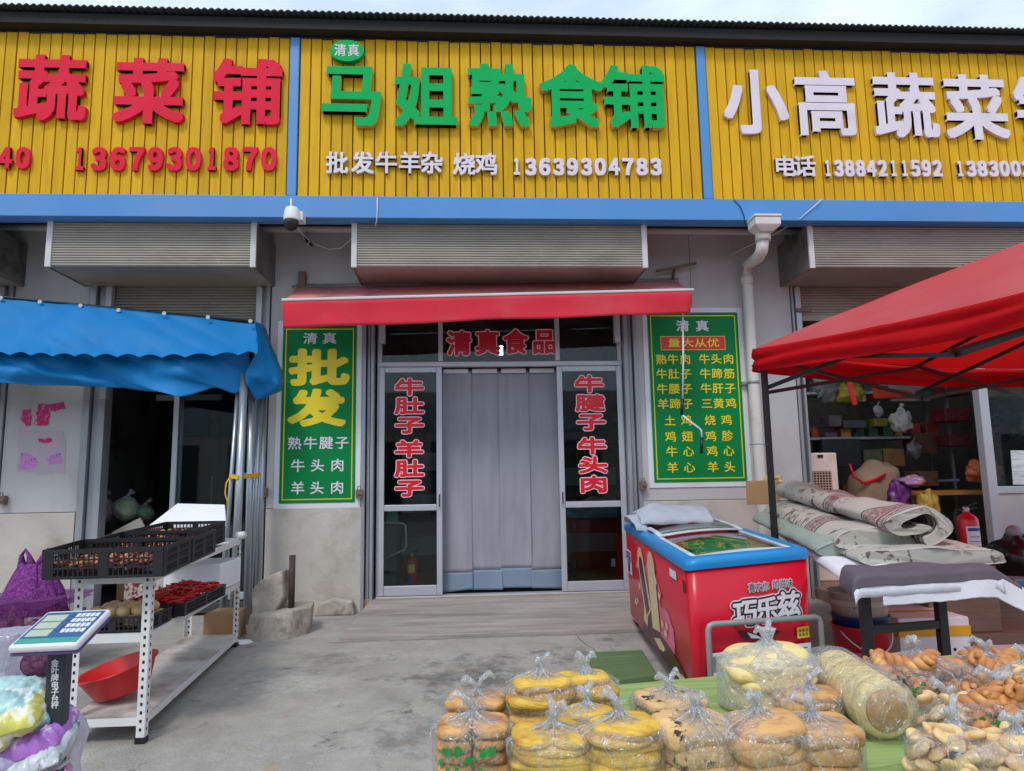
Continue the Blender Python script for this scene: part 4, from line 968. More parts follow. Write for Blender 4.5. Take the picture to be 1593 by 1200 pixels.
sack('', '', '', oc, .235, .215, .52, None, .8, 3, .05, 40, .7).build('net', M['netfilm'], t)
gc = Vector((-3.42, 5.3, GZ(5.3)))
t = T('green_sack', 'dark green sack with a red rim cut by the left picture edge', 'sack', gc)
sack('', '', '', gc, .22, .2, .5, None, .5, 9, .1, 40, .6).build('body', M['sack_green'], t)
q = MB(); q.blob(gc+Vector((.02, 0, .49)), .13, .12, .05, 0, 16, 8, .3, 9); q.build('red_rim', M['letter_red'], t)
# big clear bag of packets at the lower left
bc = P(30, 1195, Y=2.72); bc = Vector((bc.x-.10, 2.75, GZ(2.75)))
t = T('clear_bag', 'large clear plastic bag of colourful packets at the lower left', 'plastic bag', bc)
MPK = {k: mat(k+' packet', c, .3, var=.25, vs=14, c2=c2, s2=12, lo=.54, hi=.62) for k, c, c2 in (('yellow', (206, 200, 96), (236, 234, 206)), ('purple', (172, 112, 196), (226, 206, 232)), ('pink', (204, 116, 176), (236, 216, 228)), ('silver', (190, 196, 200), (120, 130, 134)), ('mint', (170, 208, 206), (236, 240, 244)), ('orange', (196, 142, 96), (226, 210, 176)))}
for i, (k, px, py, w_, h_, a) in enumerate((('yellow', 28, 1112, .15, .055, .25), ('purple', 52, 1150, .19, .06, .32), ('pink', 8, 1165, .16, .06, .2), ('silver', 62, 1176, .16, .045, .42), ('mint', 22, 1090, .17, .06, -.1), ('orange', 48, 1200, .17, .055, .3), ('yellow', 0, 1135, .1, .05, .1), ('silver', 20, 1195, .15, .05, .2), ('mint', 55, 1110, .13, .06, .5), ('pink', 30, 1225, .2, .07, 0), ('purple', 25, 1260, .22, .08, .1))):
    p = P(px, py, Y=2.60+.035*(i % 3)); q = MB(); rot = Matrix.Rotation(-a, 3, 'Y') @ Matrix.Rotation(.35, 3, 'X'); ww, dd, hh_ = w_*.62, .10, h_*.8
    for sg in (1, -1):
        def pil(u, v, sg=sg, i=i):
            x, y = u*2-1, v*2-1; b = (1-abs(x)**6)**.5*(1-abs(y)**4)**.5
            n_ = noise.noise(Vector((x*3.2, y*2.4, i*5.0)))+.6*noise.noise(Vector((x*8, y*6, i*3.0)))
            return p+rot @ Vector((x*ww*(1+.04*n_), y*dd*(1+.05*n_), sg*hh_*b*(1+.28*n_)+.012*n_*x))
        q.grid(pil, 36, 24)
    q.build('packet', MPK[k], t)
sack('', '', '', bc+Vector((.0, 0, 0)), .27, .29, .86, None, .17, 21, .09, 64, .52, fold=.06).build('film', M['film_lilac'], t)
# ================================================================== LEFT SHOP INTERIOR
def shelf_unit(label, x0, x1, y0, y1, zs, m, top):
    t = T('shelf_unit', label, 'shelf', ((x0+x1)/2, (y0+y1)/2, .29), None)
    for x in (x0, x1-.03):
        for y in (y0, y1-.03): q = MB(); q.box(x, x+.03, y, y+.03, .29, top); q.build('post', M[m], t)
    for z in zs: q = MB(); q.box(x0-.004, x1+.004, y0-.004, y1+.004, z-.03, z); q.build('shelf', M[m], t)
    return t
M['cab'] = mat('dark fridge door', (34, 36, 38), .3, var=.1)
t = T('display_fridge', 'dark upright fridge with two doors at the back of the left shop', 'fridge', (-2.9, 9.0, .29))
q = MB(); q.box(-3.7, -2.2, 8.8, 9.4, .3, 2.3); q.build('body', M['cab'], t, bevel=.02)
for x in (-3.66, -2.93): q = MB(); q.box(x, x+.69, 8.77, 8.798, .5, 2.2); d = q.build('door', M['cab'], t, bevel=.01); q = MB(); q.box(x+.62, x+.64, 8.74, 8.77, 1.0, 1.5); q.build('handle', M['alu'], d)
def veg_bag(label, px, py, y, r_, m, core):
    c = P(px, py, Y=y); t = T('vegetable_bag', label, 'plastic bag', (c.x, c.y, c.z-r_))
    q = MB(); q.blob(c, r_*.85, r_*.85, r_*.8, 0, 16, 10, .25, 9); q.build('vegetable', core, t)
    q = MB(); q.blob(c, r_*1.05, r_*1.05, r_*.98, 0, 24, 16, .2, 12); q.tube([c+Vector((0, 0, r_*.9)), c+Vector((.02, 0, r_*1.25)), c+Vector((.05, 0, r_*1.5))], [r_*.3, r_*.12, r_*.3], 12); q.build('film', m, t)
M['cabbage'] = mat('pale cabbage', (150, 178, 110), .6, var=.25, vs=20)
M['purple_veg'] = mat('purple vegetable', (96, 52, 92), .5, var=.3, vs=14)
tb = MB(); tb.box(-3.42, -2.3, 7.35, 7.95, .29, .98); tb.thing('counter', 'low counter behind the open left shop door holding bagged vegetables', 'counter', M['card'], bevel=.01)
veg_bag('grey plastic bag with purple vegetables, left on the counter', 158, 795, 7.55, .13, M['film_white'], M['purple_veg'])
veg_bag('clear bag with pale cabbage on the counter, middle of the three', 197, 792, 7.55, .12, M['film_white'], M['cabbage'])
veg_bag('small clear bag with dark greens beside the cabbage', 226, 798, 7.6, .09, M['film'], mat('dark greens', (40, 110, 60), .6, var=.3, vs=18))
q = MB(); a = P(160, 845, Y=7.33); b = P(222, 812, Y=7.33); q.bar(a, b, .03, .10); q.thing('carton', 'white and brown open carton standing before the bagged cabbage', 'box', [mat('printed carton', (206, 196, 180), .7, c2=(150, 60, 60), s2=9, lo=.56, hi=.6)], bevel=.004)
q = MB(); q.box(-3.3, -2.85, 7.25, 7.32, .30, .72); q.thing('floral_panel', 'red flowered carton low behind the rack in the left shop', 'box', [mat('floral carton', (196, 186, 176), .7, c2=(120, 44, 54), s2=16, lo=.5, hi=.56)], bevel=.004)
q = MB(); q.obox((-3.05, 8.0, 2.35), (.35, 0, 0), (0, .02, 0), (0, 0, .03)); q.thing('tube_light', 'dim ceiling tube light inside the left shop', 'lamp', M['trimwhite'])
# ================================================================== MIDDLE SHOP: curtain and what shows through the panes
t = T('door_curtain', 'grey magnetic strip curtain with blue grey hem hanging in the open doorway', 'curtain', (.35, 7.2, .31))
XA, XB = XL[1]-.01, XR[0]+.012; n4 = (XB-XA)/4
for k in range(4):
    x0, x1 = XA+k*n4-.008, XA+(k+1)*n4+.008
    zb = (.304, .322, .335, .312)[k]
    def fn(u, v, k=k, x0=x0, x1=x1, zb=zb, h0=2.50, h1=0):
        z = h0+(h1-h0)*v
        y = 7.19+.008*(k % 2)+.002*math.sin(u*7+k*2)+.014*noise.noise(Vector((u*1.3+k*5, z*1.0, 1)))
        fl = max(0, 1-z/.7); y -= (.02, .05, .03, .09)[k]*fl*(u if k < 3 else 1-u); xx = x0+(x1-x0)*u+(.012*fl*(1 if k == 3 else -.4))
        return Vector((xx, y, z))
    hz = zb+.19
    p = MB().grid(lambda u, v: fn(u, v, h1=hz), 26, 44).build('strip', M['curtain'], t, solid=.004)
    MB().grid(lambda u, v: fn(u, v, h0=hz, h1=zb+(.03*u if k == 0 else (.02*(1-u) if k == 3 else 0))), 26, 8).build('hem', M['curtain_hem'], p, solid=.005)
for k in range(4):
    q = MB(); q.box(XA+k*n4+.02, XA+(k+1)*n4-.02, 7.16, 7.182, 2.47, 2.515); q.build('header_plate', M['trimwhite'], t, bevel=.003)
def extinguisher(label, c, h, r, rz=0):
    t = T('fire_extinguisher', label, 'fire extinguisher', c)
    c = Vector(c); q = MB(); b = h*.78
    q.lathe(c, [(.001, 0), (r*.96, 0), (r, .01), (r, b-r*.7), (r*.8, b-r*.3), (r*.35, b), (r*.3, b+.01), (.001, b+.01)], 24); q.build('cylinder', M['ext_red'], t)
    q = MB(); q.lathe(c+Vector((0, 0, b+.01)), [(.001, 0), (r*.3, 0), (r*.34, h*.05), (r*.2, h*.09), (.001, h*.09)], 14); q.build('valve', M['alu'], t)
    q = MB(); q.bar(c+Vector((-r*.2, -.01, b+h*.1)), c+Vector((r*1.1, -.01, b+h*.17)), .016, .01); q.bar(c+Vector((-r*.2, -.01, b+h*.07)), c+Vector((r*1.0, -.01, b+h*.08)), .016, .01); q.build('lever', M['black'], t)
    q = MB(); q.tube([c+Vector((-r*.2, 0, b+h*.06)), c+Vector((-r*1.0, 0, b+h*.06)), c+Vector((-r*1.25, 0, b-.02)), c+Vector((-r*1.12, 0, b*.5)), c+Vector((-r*1.1, 0, b*.25))], .009, 8); q.build('hose', M['black'], t)
    return t, c, b, r
def wrap(c, r, a0, a1, z0, z1, m, name, t, k=1.012):
    MB().grid(lambda u, v: c+Vector((r*k*math.sin(a0+(a1-a0)*u), -r*k*math.cos(a0+(a1-a0)*u), z0+(z1-z0)*v)), 12, 2).build(name, m, t)
e = P(641, 911, Y=7.45)
t, c, b, r_ = extinguisher('small red fire extinguisher standing inside the left door pane', (e.x, 7.45, .29), .43, .062)
wrap(c, r_, -.7, .5, .19, .27, M['label_yellow'], 'label', t); wrap(c, r_, -.9, .05, .03, .16, M['label_blue'], 'label', t)
M['mint'] = mat('mint plastic', (120, 176, 168), .5)
cx = P(610, 800, Y=7.6).x
t = T('tube_chair', 'mint plastic stool with a bent white tube frame behind the left door pane', 'chair', (cx, 7.7, .29))
q = MB(); q.box(cx-.13, cx+.1, 7.6, 7.95, 1.12, 1.15); q.box(cx-.06, cx+.06, 7.62, 7.64, .95, 1.12); q.build('seat', M['mint'], t, bevel=.01)
q = MB(); a = P(590, 814, Y=7.55); q.tube([a, P(625, 814, Y=7.55), P(631, 818, Y=7.55), P(632, 850, Y=7.55), P(628, 856, Y=7.55), P(598, 869, Y=7.55)], .009, 8); q.build('frame', M['white'], t)
q = MB(); q.box(cx-.18, cx+.05, 7.62, 7.95, .29, .94); q.build('body', mat('mint grey cabinet', (74, 96, 98), .5), t, bevel=.01)
a = P(963, 860, Y=7.5); q = MB(); q.box(a.x-.03, a.x+.04, 7.45, 7.53, .30, .80); q.box(a.x-.09, a.x-.05, 7.45, 7.5, .48, .56, 1); q.thing('red_case', 'tall red case standing inside the right door pane', 'case', [M['ext_red'], M['label_paper']], bevel=.006)
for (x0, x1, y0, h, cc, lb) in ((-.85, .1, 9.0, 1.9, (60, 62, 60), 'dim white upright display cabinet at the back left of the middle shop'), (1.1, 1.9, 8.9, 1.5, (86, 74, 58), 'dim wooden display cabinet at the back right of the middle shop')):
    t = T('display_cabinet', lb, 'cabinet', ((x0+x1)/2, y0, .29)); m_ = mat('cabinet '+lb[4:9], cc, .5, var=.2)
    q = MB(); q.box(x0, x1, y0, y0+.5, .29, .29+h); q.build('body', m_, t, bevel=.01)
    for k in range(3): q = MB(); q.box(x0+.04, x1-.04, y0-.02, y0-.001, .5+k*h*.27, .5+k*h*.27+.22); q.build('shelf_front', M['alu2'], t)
q = P(779, 546, Y=8.2); s = MB(); s.tube([q+Vector((0, 0, -.05)), q+Vector((0, 0, .05))], .022, 12); s.box(q.x-.03, q.x+.03, q.y-.03, q.y+.03, q.z+.051, q.z+.09, 1); lt = s.thing('lamp_bulb', 'lit white bulb seen through the transom above the grey curtain', 'lamp', [M['lamp'], M['trimwhite']])
# ================================================================== FREEZER
NL, FL_ = Vector((1.205, 3.95, 0)), Vector((1.345, 6.15, 0)); Wd = Vector((.765, .13, 0))
NRr, FR_ = NL+Wd, FL_+Wd
Ld = (FL_-NL).normalized()
def fz(a, b, dz=0):   # point at (a across 0..1, b along 0..1)
    p = NL+(FL_-NL)*b+Wd*a; return p
def zg(b, z): return z+b*.085
t = T('chest_freezer', 'red chest freezer with blue rim and curved sliding glass lid beside the ramp', 'freezer', (1.66, 5.05, GZ(5)))
Z0, Z1 = .17, .85
bd = MB(); N_ = 16
def ring(a0, a1, b0, b1, zf, rad=.10, k=6):
    pts = []
    for cxa, cyb, st in ((a0, b0, 180), (a1, b0, 270), (a1, b1, 0), (a0, b1, 90)):
        sa = 1 if cxa == a0 else -1; sb = 1 if cyb == b0 else -1
        for i in range(k+1):
            an = R_(st+90*i/k); ra, rb = rad/Wd.length, rad/(FL_-NL).length
            a_ = cxa+sa*ra+ra*math.cos(an); b_ = cyb+sb*rb+rb*math.sin(an)
            p = fz(a_, b_); pts.append(Vector((p.x, p.y, zf(a_, b_))))
    return pts
IN = .02
bd.rings([ring(IN, 1-IN, .012, .988, lambda a, b: zg(b, Z0), .05), ring(IN*.5, 1-IN*.5, .006, .994, lambda a, b: zg(b, (Z0+Z1)/2), .06), ring(0.0, 1, 0, 1, lambda a, b: zg(b, Z1+.03), .07)], 0, True, True)
body = bd.build('cabinet', M['freezer'], t)
rmz = lambda a, b: zg(b, Z1+.012+.022*math.sin(math.pi*min(1, max(0, a))))
rm_ = MB()
def rimring(off, dz, rad): return ring(-off, 1+off, -off*.35, 1+off*.35, lambda a, b: rmz(a, b)+dz, rad)
rm_.rings([rimring(.012, 0, .08), rimring(.016, .02, .08), rimring(.016, .042, .08), rimring(.0, .058, .08), rimring(-.06, .064, .06), rimring(-.085, .05, .05)], 0, False, True)
rm_.build('rim', M['rim'], t)
def lidz(a, b): return zg(b, Z1+.062)+.05*math.sin(math.pi*b)*0+.022*math.sin(math.pi*a)-.02*(1 if b < .5 else -1)*.3
def gl(a0, a1, b0, b1, dz): return lambda u, v: fz(a0+(a1-a0)*u, b0+(b1-b0)*v)+Vector((0, 0, lidz(a0+(a1-a0)*u, b0+(b1-b0)*v)+dz))
for (b0, b1, dz) in ((.05, .55, .0), (.48, .95, .014)):
    g_ = MB().grid(gl(.10, .90, b0, b1, dz), 10, 10).build('glass_lid', M['glass'], t)
    fr_ = MB()
    for a0, a1, c0, c1 in ((.075, .12, b0-.012, b1+.012), (.88, .925, b0-.012, b1+.012), (.12, .88, b0-.014, b0+.012), (.12, .88, b1-.012, b1+.014)):
        fr_.grid(gl(a0, a1, c0, c1, dz+.003), 6, 6)
    fr_.build('lid_frame', M['rim_pale'], t, solid=.012)
# printed sheets on the glass
M['sheet_green'] = mat('green printed sheet', (66, 128, 92), .5, var=.2, vs=12, c2=(176, 188, 130), s2=13, lo=.54, hi=.58)
M['sheet_pale'] = mat('pale green printed sheet', (150, 172, 140), .4, var=.15, vs=12, c2=(70, 140, 90), s2=11, lo=.54, hi=.58)
for a0, a1, b0, b1, m_, nm in ((.2, .55, .14, .36, 'sheet_green', 'printed_sheet'), (.52, .84, .12, .42, 'sheet_pale', 'printed_sheet'), (.14, .5, .06, .16, 'sheet_pale', 'printed_sheet')):
    MB().grid(gl(a0, a1, b0, b1, -.012), 6, 6).build(nm, M[m_], t, solid=.002)
q = MB(); q.prism([fz(.09, .04)+Vector((0, 0, zg(0, Z1-.12))), fz(.91, .04)+Vector((0, 0, zg(0, Z1-.12))), fz(.91, .96)+Vector((0, 0, zg(1, Z1-.12))), fz(.09, .96)+Vector((0, 0, zg(1, Z1-.12)))], (0, 0, .01)); q.build('goods_tray', mat('frosty goods', (150, 166, 160), .7, var=.2, vs=9, c2=(90, 120, 110), s2=9), t)
# left side graphics, on the side plane
SO = NL+(FL_-NL)*0; SU = (FL_-NL); ns = Vector((-SU.y, SU.x, 0)).normalized()
def sp(b, h, off=.004):       # b along from near end, h height fraction
    inn = .5*IN*(1-abs(2*h-1)) if False else IN*(1-h)
    p = fz(inn, b); z = zg(b, Z0+(Z1-Z0)*h); return Vector((p.x, p.y, z))+ns*off
def side(poly, m, off, name='print'):
    q = MB(); pts = [sp(b, h, off) for b, h in poly]; q.add(pts, [list(range(len(pts)))]); return q.build(name, M[m], t)
def ell(cb, ch_, rb, rh, rot=0, n=28):
    o = []
    for i in range(n):
        a = 2*math.pi*i/n; x, y = rb*math.cos(a), rh*math.sin(a)*.34
        o.append((cb+(x*math.cos(rot)-y*math.sin(rot)), ch_+(x*math.sin(rot)+y*math.cos(rot))/.34))
    return o
r = random.Random(4)
def blot(cb, ch_, rb, rh, sd):
    r = random.Random(sd); return [(cb+rb*math.cos(2*math.pi*i/18)*r.uniform(.6, 1.2), ch_+rh*math.sin(2*math.pi*i/18)*r.uniform(.6, 1.2)) for i in range(18)]
side(blot(.52, .5, .16, .36, 2), 'mist', .003); side(blot(.33, .32, .14, .24, 3), 'mist', .0034)
side([(.70, .02), (.60, .30), (.52, .36), (.40, .22), (.25, .20), (.10, .12), (.03, .02), (.03, .01)], 'choc', .005)
side([(.50, .10), (.40, .17), (.33, .13), (.36, .08), (.42, .06)], 'cream', .006); side([(.22, .03), (.12, .10), (.07, .08), (.13, .02)], 'cream', .006)
side([(.66, .16), (.60, .13), (.55, .45), (.58, .52), (.63, .42)], 'cream', .007)
def barpoly(b0, h0, b1, h1, w_):   # rounded ice cream bar
    dx, dy = b1-b0, h1-h0; ln = math.hypot(dx, dy*.34); px, py = -dy*.34/ln*w_, dx/ln*w_/.34
    o = [(b0+px, h0+py), (b1+px, h1+py)]
    for i in range(1, 8): a = math.pi*i/8; o.append((b1+px*math.cos(a)+dx/ln*w_*math.sin(a), h1+py*math.cos(a)+dy/ln*w_*math.sin(a)))
    o += [(b1-px, h1-py), (b0-px, h0-py)]; return o
side(barpoly(.56, .28, .66, .78, .055), 'cream', .008); side(barpoly(.57, .30, .655, .74, .034), 'choc', .009)
side(barpoly(.44, .22, .47, .80, .06), 'cream', .010)
for i, (b, h) in enumerate(((.70, .50), (.76, .30), (.36, .60), (.34, .36), (.30, .30), (.40, .72), (.80, .26), (.28, .38), (.72, .72))): side(blot(b, h, .018, .04, i), 'cream', .011)
def sidetext(s_, b, h, wb, hh, m, bold=0):
    q = MB(); O = sp(b, h, .008); Uu = sp(b-wb, h, .008)-O; Vv = sp(b, h+hh, .008)-O; put(q, s_, O, Uu, Vv, dep=.002, bold=bold, m=0, pat=S5); q.build('lettering', M[m], t)
side([(.975, .52), (.86, .52), (.86, .80), (.975, .80)], 'board_white', .005); sidetext('巧', .965, .66, .05, .12, 'choc', .03); sidetext('乐', .91, .66, .045, .12, 'choc', .03); sidetext('兹', .94, .54, .05, .12, 'choc', .03)
side([(.20, .88), (.12, .88), (.12, .95), (.20, .95)], 'label_paper', .006); side([(.05, .83), (.03, .83), (.03, .93), (.05, .93)], 'black', .007)
# near end: logo, sticker, control plate
EU = Wd; en = Vector((EU.y, -EU.x, 0)).normalized()
def ep(a, h, off=.004):
    p = fz(a, 0)+(FL_-NL).normalized()*(.010*(1-h)); return Vector((p.x, p.y, Z0+(Z1-Z0)*h))+en*off
def endp(poly, m, off, name='print'):
    q = MB(); pts = [ep(a, h, off) for a, h in poly]; q.add(pts, [list(range(len(pts)))]); return q.build(name, M[m], t)
def endt(s_, a, h, wa, hh, bold, off, m, pat=RD):
    q = MB(); O = ep(a, h, off); put(q, s_, O, ep(a+wa, h, off)-O, ep(a, h+hh, off)-O, dep=.0015, bold=bold, m=0, pat=pat, eps=.00005); q.build('lettering', M[m], t)
for off, bo, m_ in ((.004, .15, 'board_white'), (.006, .105, 'choc'), (.008, .035, 'board_white')):
    endt('巧', .345, .545, .175, .20, bo, off, m_); endt('乐', .525, .555, .165, .19, bo, off, m_); endt('兹', .70, .575, .175, .20, bo, off, m_)
endp([(.36, .53), (.42, .43), (.55, .40), (.72, .46), (.62, .495), (.52, .47), (.44, .50)], 'choc', .0042); endp([(.44, .49), (.47, .44), (.56, .425), (.52, .455)], 'board_white', .0052)
for i, ch_ in enumerate('喜欢你'): endt(ch_, .47+i*.057, .80, .052, .075, .07, .004, 'board_white', RD); endt(ch_, .47+i*.057, .80, .052, .075, .0, .0065, 'choc', S5)
for i, ch_ in enumerate('的滋味'): endt(ch_, .665+i*.057, .805, .052, .075, .07, .004, 'board_white', RD); endt(ch_, .665+i*.057, .805, .052, .075, .0, .0065, 'choc', S5)
endp([(.845, .39), (.945, .39), (.945, .48), (.845, .48)], 'label_yellow', .005)
for i in range(3):
    for j in range(2): endp([(.86+i*.027, .405+j*.035), (.878+i*.027, .405+j*.035), (.878+i*.027, .427+j*.035), (.86+i*.027, .427+j*.035)], 'card2', .0062)
q = MB(); pts = [ep(.13, .06, .003), ep(.95, .06, .003), ep(.95, .345, .003), ep(.13, .36, .003)]; q.prism(pts, en*.004); q.build('control_plate', M['label_paper'], t)
endp([(.16, .21), (.30, .21), (.30, .335), (.16, .335)], 'guard', .0085); 
for a in (.20, .26):
    q = MB(); c = ep(a, .295, .010); q.tube([c, c+en*.006], .016, 14); q.build('dial', M['black'], t)
endp([(.19, .23), (.235, .23), (.235, .25), (.19, .25)], 'board_red', .0095)
for i in range(9): endp([(.20+(.5 if i < 4 else 0), .315-i*.028), (.92, .315-i*.028), (.92, .308-i*.028), (.20+(.5 if i < 4 else 0), .308-i*.028)], 'black', .0085, 'vent_slot')
# guard frame of bent tube in front of the end
gz = .52
a0, a1 = ep(.10, 0, .06), ep(.995, 0, .06)
q = MB(); zt = P(1180, 966, Y=(a0.y+a1.y)/2).z
pts = [Vector((a0.x, a0.y, .10)), Vector((a0.x, a0.y, zt-.03)), Vector((a0.x+.008, a0.y, zt-.008)), Vector((a0.x+.03, a0.y+.005, zt)), Vector((a1.x-.03, a1.y-.005, zt)), Vector((a1.x-.008, a1.y, zt-.008)), Vector((a1.x, a1.y, zt-.03)), Vector((a1.x, a1.y, .10))]
q.tube(pts, .016, 10); q.thing('guard_rail', 'bent grey tube guard rail in front of the freezer end', 'guard rail', M['guard'])
for b in (.06, .94):
    for a in (.08, .92):
        p = fz(a, b); q = MB(); q.tube([(p.x-.012, p.y, GZ(p.y)+.045), (p.x+.012, p.y, GZ(p.y)+.045)], .045, 14); w_ = q.build('castor', M['black'], t)
        q = MB(); q.box(p.x-.02, p.x+.02, p.y-.02, p.y+.02, GZ(p.y)+.06, zg(b, Z0)); q.build('bracket', M['alu2'], w_)
for o in t.children_recursive:
    if o.name.startswith(('castor', 'bracket')): continue
    for v in o.data.vertices: v.co.z += .035*(v.co.x+1.66-NL.x-.06*(v.co.y+5.05-NL.y))/.765
# folded grey cloth on the far end of the lid
M['cloth_in'] = M['greycloth']
ctr = fz(.42, .79); zc_ = zg(.79, Z1+.125)
def fold(u, v):
    a = .02+.78*u; b = .66+.26*v
    p = fz(a, b); z = zg(b, Z1+.12)+.135*math.sin(math.pi*min(1, v*1.05))**.6*(.5+.5*min(1, u*5))*(1-.25*u)+.02*noise.noise(Vector((u*5, v*6, 3)))
    return Vector((p.x, p.y, z))
q = MB().grid(fold, 40, 30); q.grid(lambda u, v: fold(u*.16, v)+Vector((-.05-.03*math.sin(v*3), -.05, -.035-.03*u+.02*v)), 8, 20)
q.thing('folded_cloth', 'folded pale grey cloth lying on the far end of the freezer lid', 'cloth', M['greycloth'], solid=.012)
p = P(965, 1042, Z=GZ(4.45)); a_ = Vector((.93, 4.6, 0))
q = MB(); pr = [P(915, 1026, Z=.10), P(1000, 1022, Z=.10), P(1024, 1062, Z=.10), P(925, 1075, Z=.10)]
for i in range(4):
    s0, s1 = i/4, (i+.93)/4; l0, r0 = pr[0].lerp(pr[3], s0), pr[1].lerp(pr[2], s0); l1, r1 = pr[0].lerp(pr[3], s1), pr[1].lerp(pr[2], s1)
    q.prism([l1, r1, r0, l0], (0, 0, .05))
q.thing('plastic_mat', 'green ribbed plastic mat on the ground between freezer and bread table', 'mat', M['mat_green'], bevel=.012)
# ================================================================== TABLE WITH QUILTS, right
TA, TB_ = Vector((1.985, 3.62, .83)), Vector((2.62, 6.2, .99))        # near-left and far-left top corners
TU = Vector((.85, .16, 0)); TLn = (TB_-TA)
t = T('folding_table', 'black steel legged table under white felt sheets and folded quilts', 'table', (2.5, 4.9, GZ(4.9)))
q = MB(); q.hexa([TA+Vector((0, 0, -.05)), TA+TU+Vector((0, 0, -.05)), TB_+TU+Vector((0, 0, -.05)), TB_+Vector((0, 0, -.05))], [TA, TA+TU, TB_+TU, TB_]); q.build('table_top', M['card'], t, bevel=.006)
for s_ in (.03, .97):
    for u in (.07, .62 if s_ < .5 else .93):
        p = TA+TLn*s_+TU*u; q = MB(); q.box(p.x-.024, p.x+.024, p.y-.024, p.y+.024, GZ(p.y), p.z-.051); q.build('leg', M['black'], t, bevel=.004)
    p, r = TA+TLn*s_+TU*.1, TA+TLn*s_+TU*(.60 if s_ < .5 else .9); q = MB(); z = p.z-.26; q.bar((p.x, p.y, z), (r.x, r.y, z), .03, .04); q.build('cross_bar', M['black'], t)
def tp(u, v, dz=0):     # u across (0 left), v along from near end
    p = TA+TU*u+TLn*v; return Vector((p.x, p.y, p.z+dz))
def drape(name, label, cat, m, u0, u1, v0, v1, dz, fr, lf, sd, sol=.006, amp=.012, nu=60, nv=70):
    """sheet lying on the table, hanging over the near end by fr and the left side by lf"""
    def fn(a, b):
        u = u0+(u1-u0)*a; v = v0+(v1-v0)*b; z = dz; n_ = noise.noise(Vector((u*4, v*7, sd)))
        p = tp(max(u, -.012), max(v, -.006), 0)
        hang = 0
        if v < 0: hang += -v*TLn.length*fr; p += -TLn.normalized()*(.02+.03*n_)*min(1, -v*20)
        if u < 0: hang += -u*TU.length*lf; p += Vector((-.02*min(1, -u*20)+.02*n_*min(1, -u*9), 0, 0))
        if u > 1: hang += (u-1)*TU.length*.55
        p.z += dz-hang+amp*n_+.004*noise.noise(Vector((u*15, v*20, sd)))
        return p
    return MB().grid(fn, nu, nv).thing(name, label, cat, m, solid=sol)
drape('felt_sheet', 'large white felt sheet spread over the table under the quilts', 'felt sheet', M['felt'], -.05, 1.06, -.035, 1.0, .014, .9, 1, 1)
drape('felt_sheet', 'narrow white felt sheet hanging over the near table edge with torn corners', 'felt sheet', M['felt'], .16, 1.34, -.05, .10, .022, 1.0, 1, 2, amp=.02)
drape('backing_sheet', 'dark grey backing sheet folded over the near edge of the felt table', 'sheet', M['felt_dark'], -.10, 1.20, -.022, .085, .036, 1.0, 1.2, 3, amp=.016)
q = MB(); a = tp(1.36, -.02, -.09)
for k in range(3): q.tube([a+Vector((-.03*k, 0, 0)), a+Vector((-.03*k+.01, -.01, -.10)), a+Vector((-.03*k, -.01, -.22+.06*k))], .003, 5)
q.thing('loose_thread', 'loose white threads hanging from the felt corner', 'thread', M['felt'])
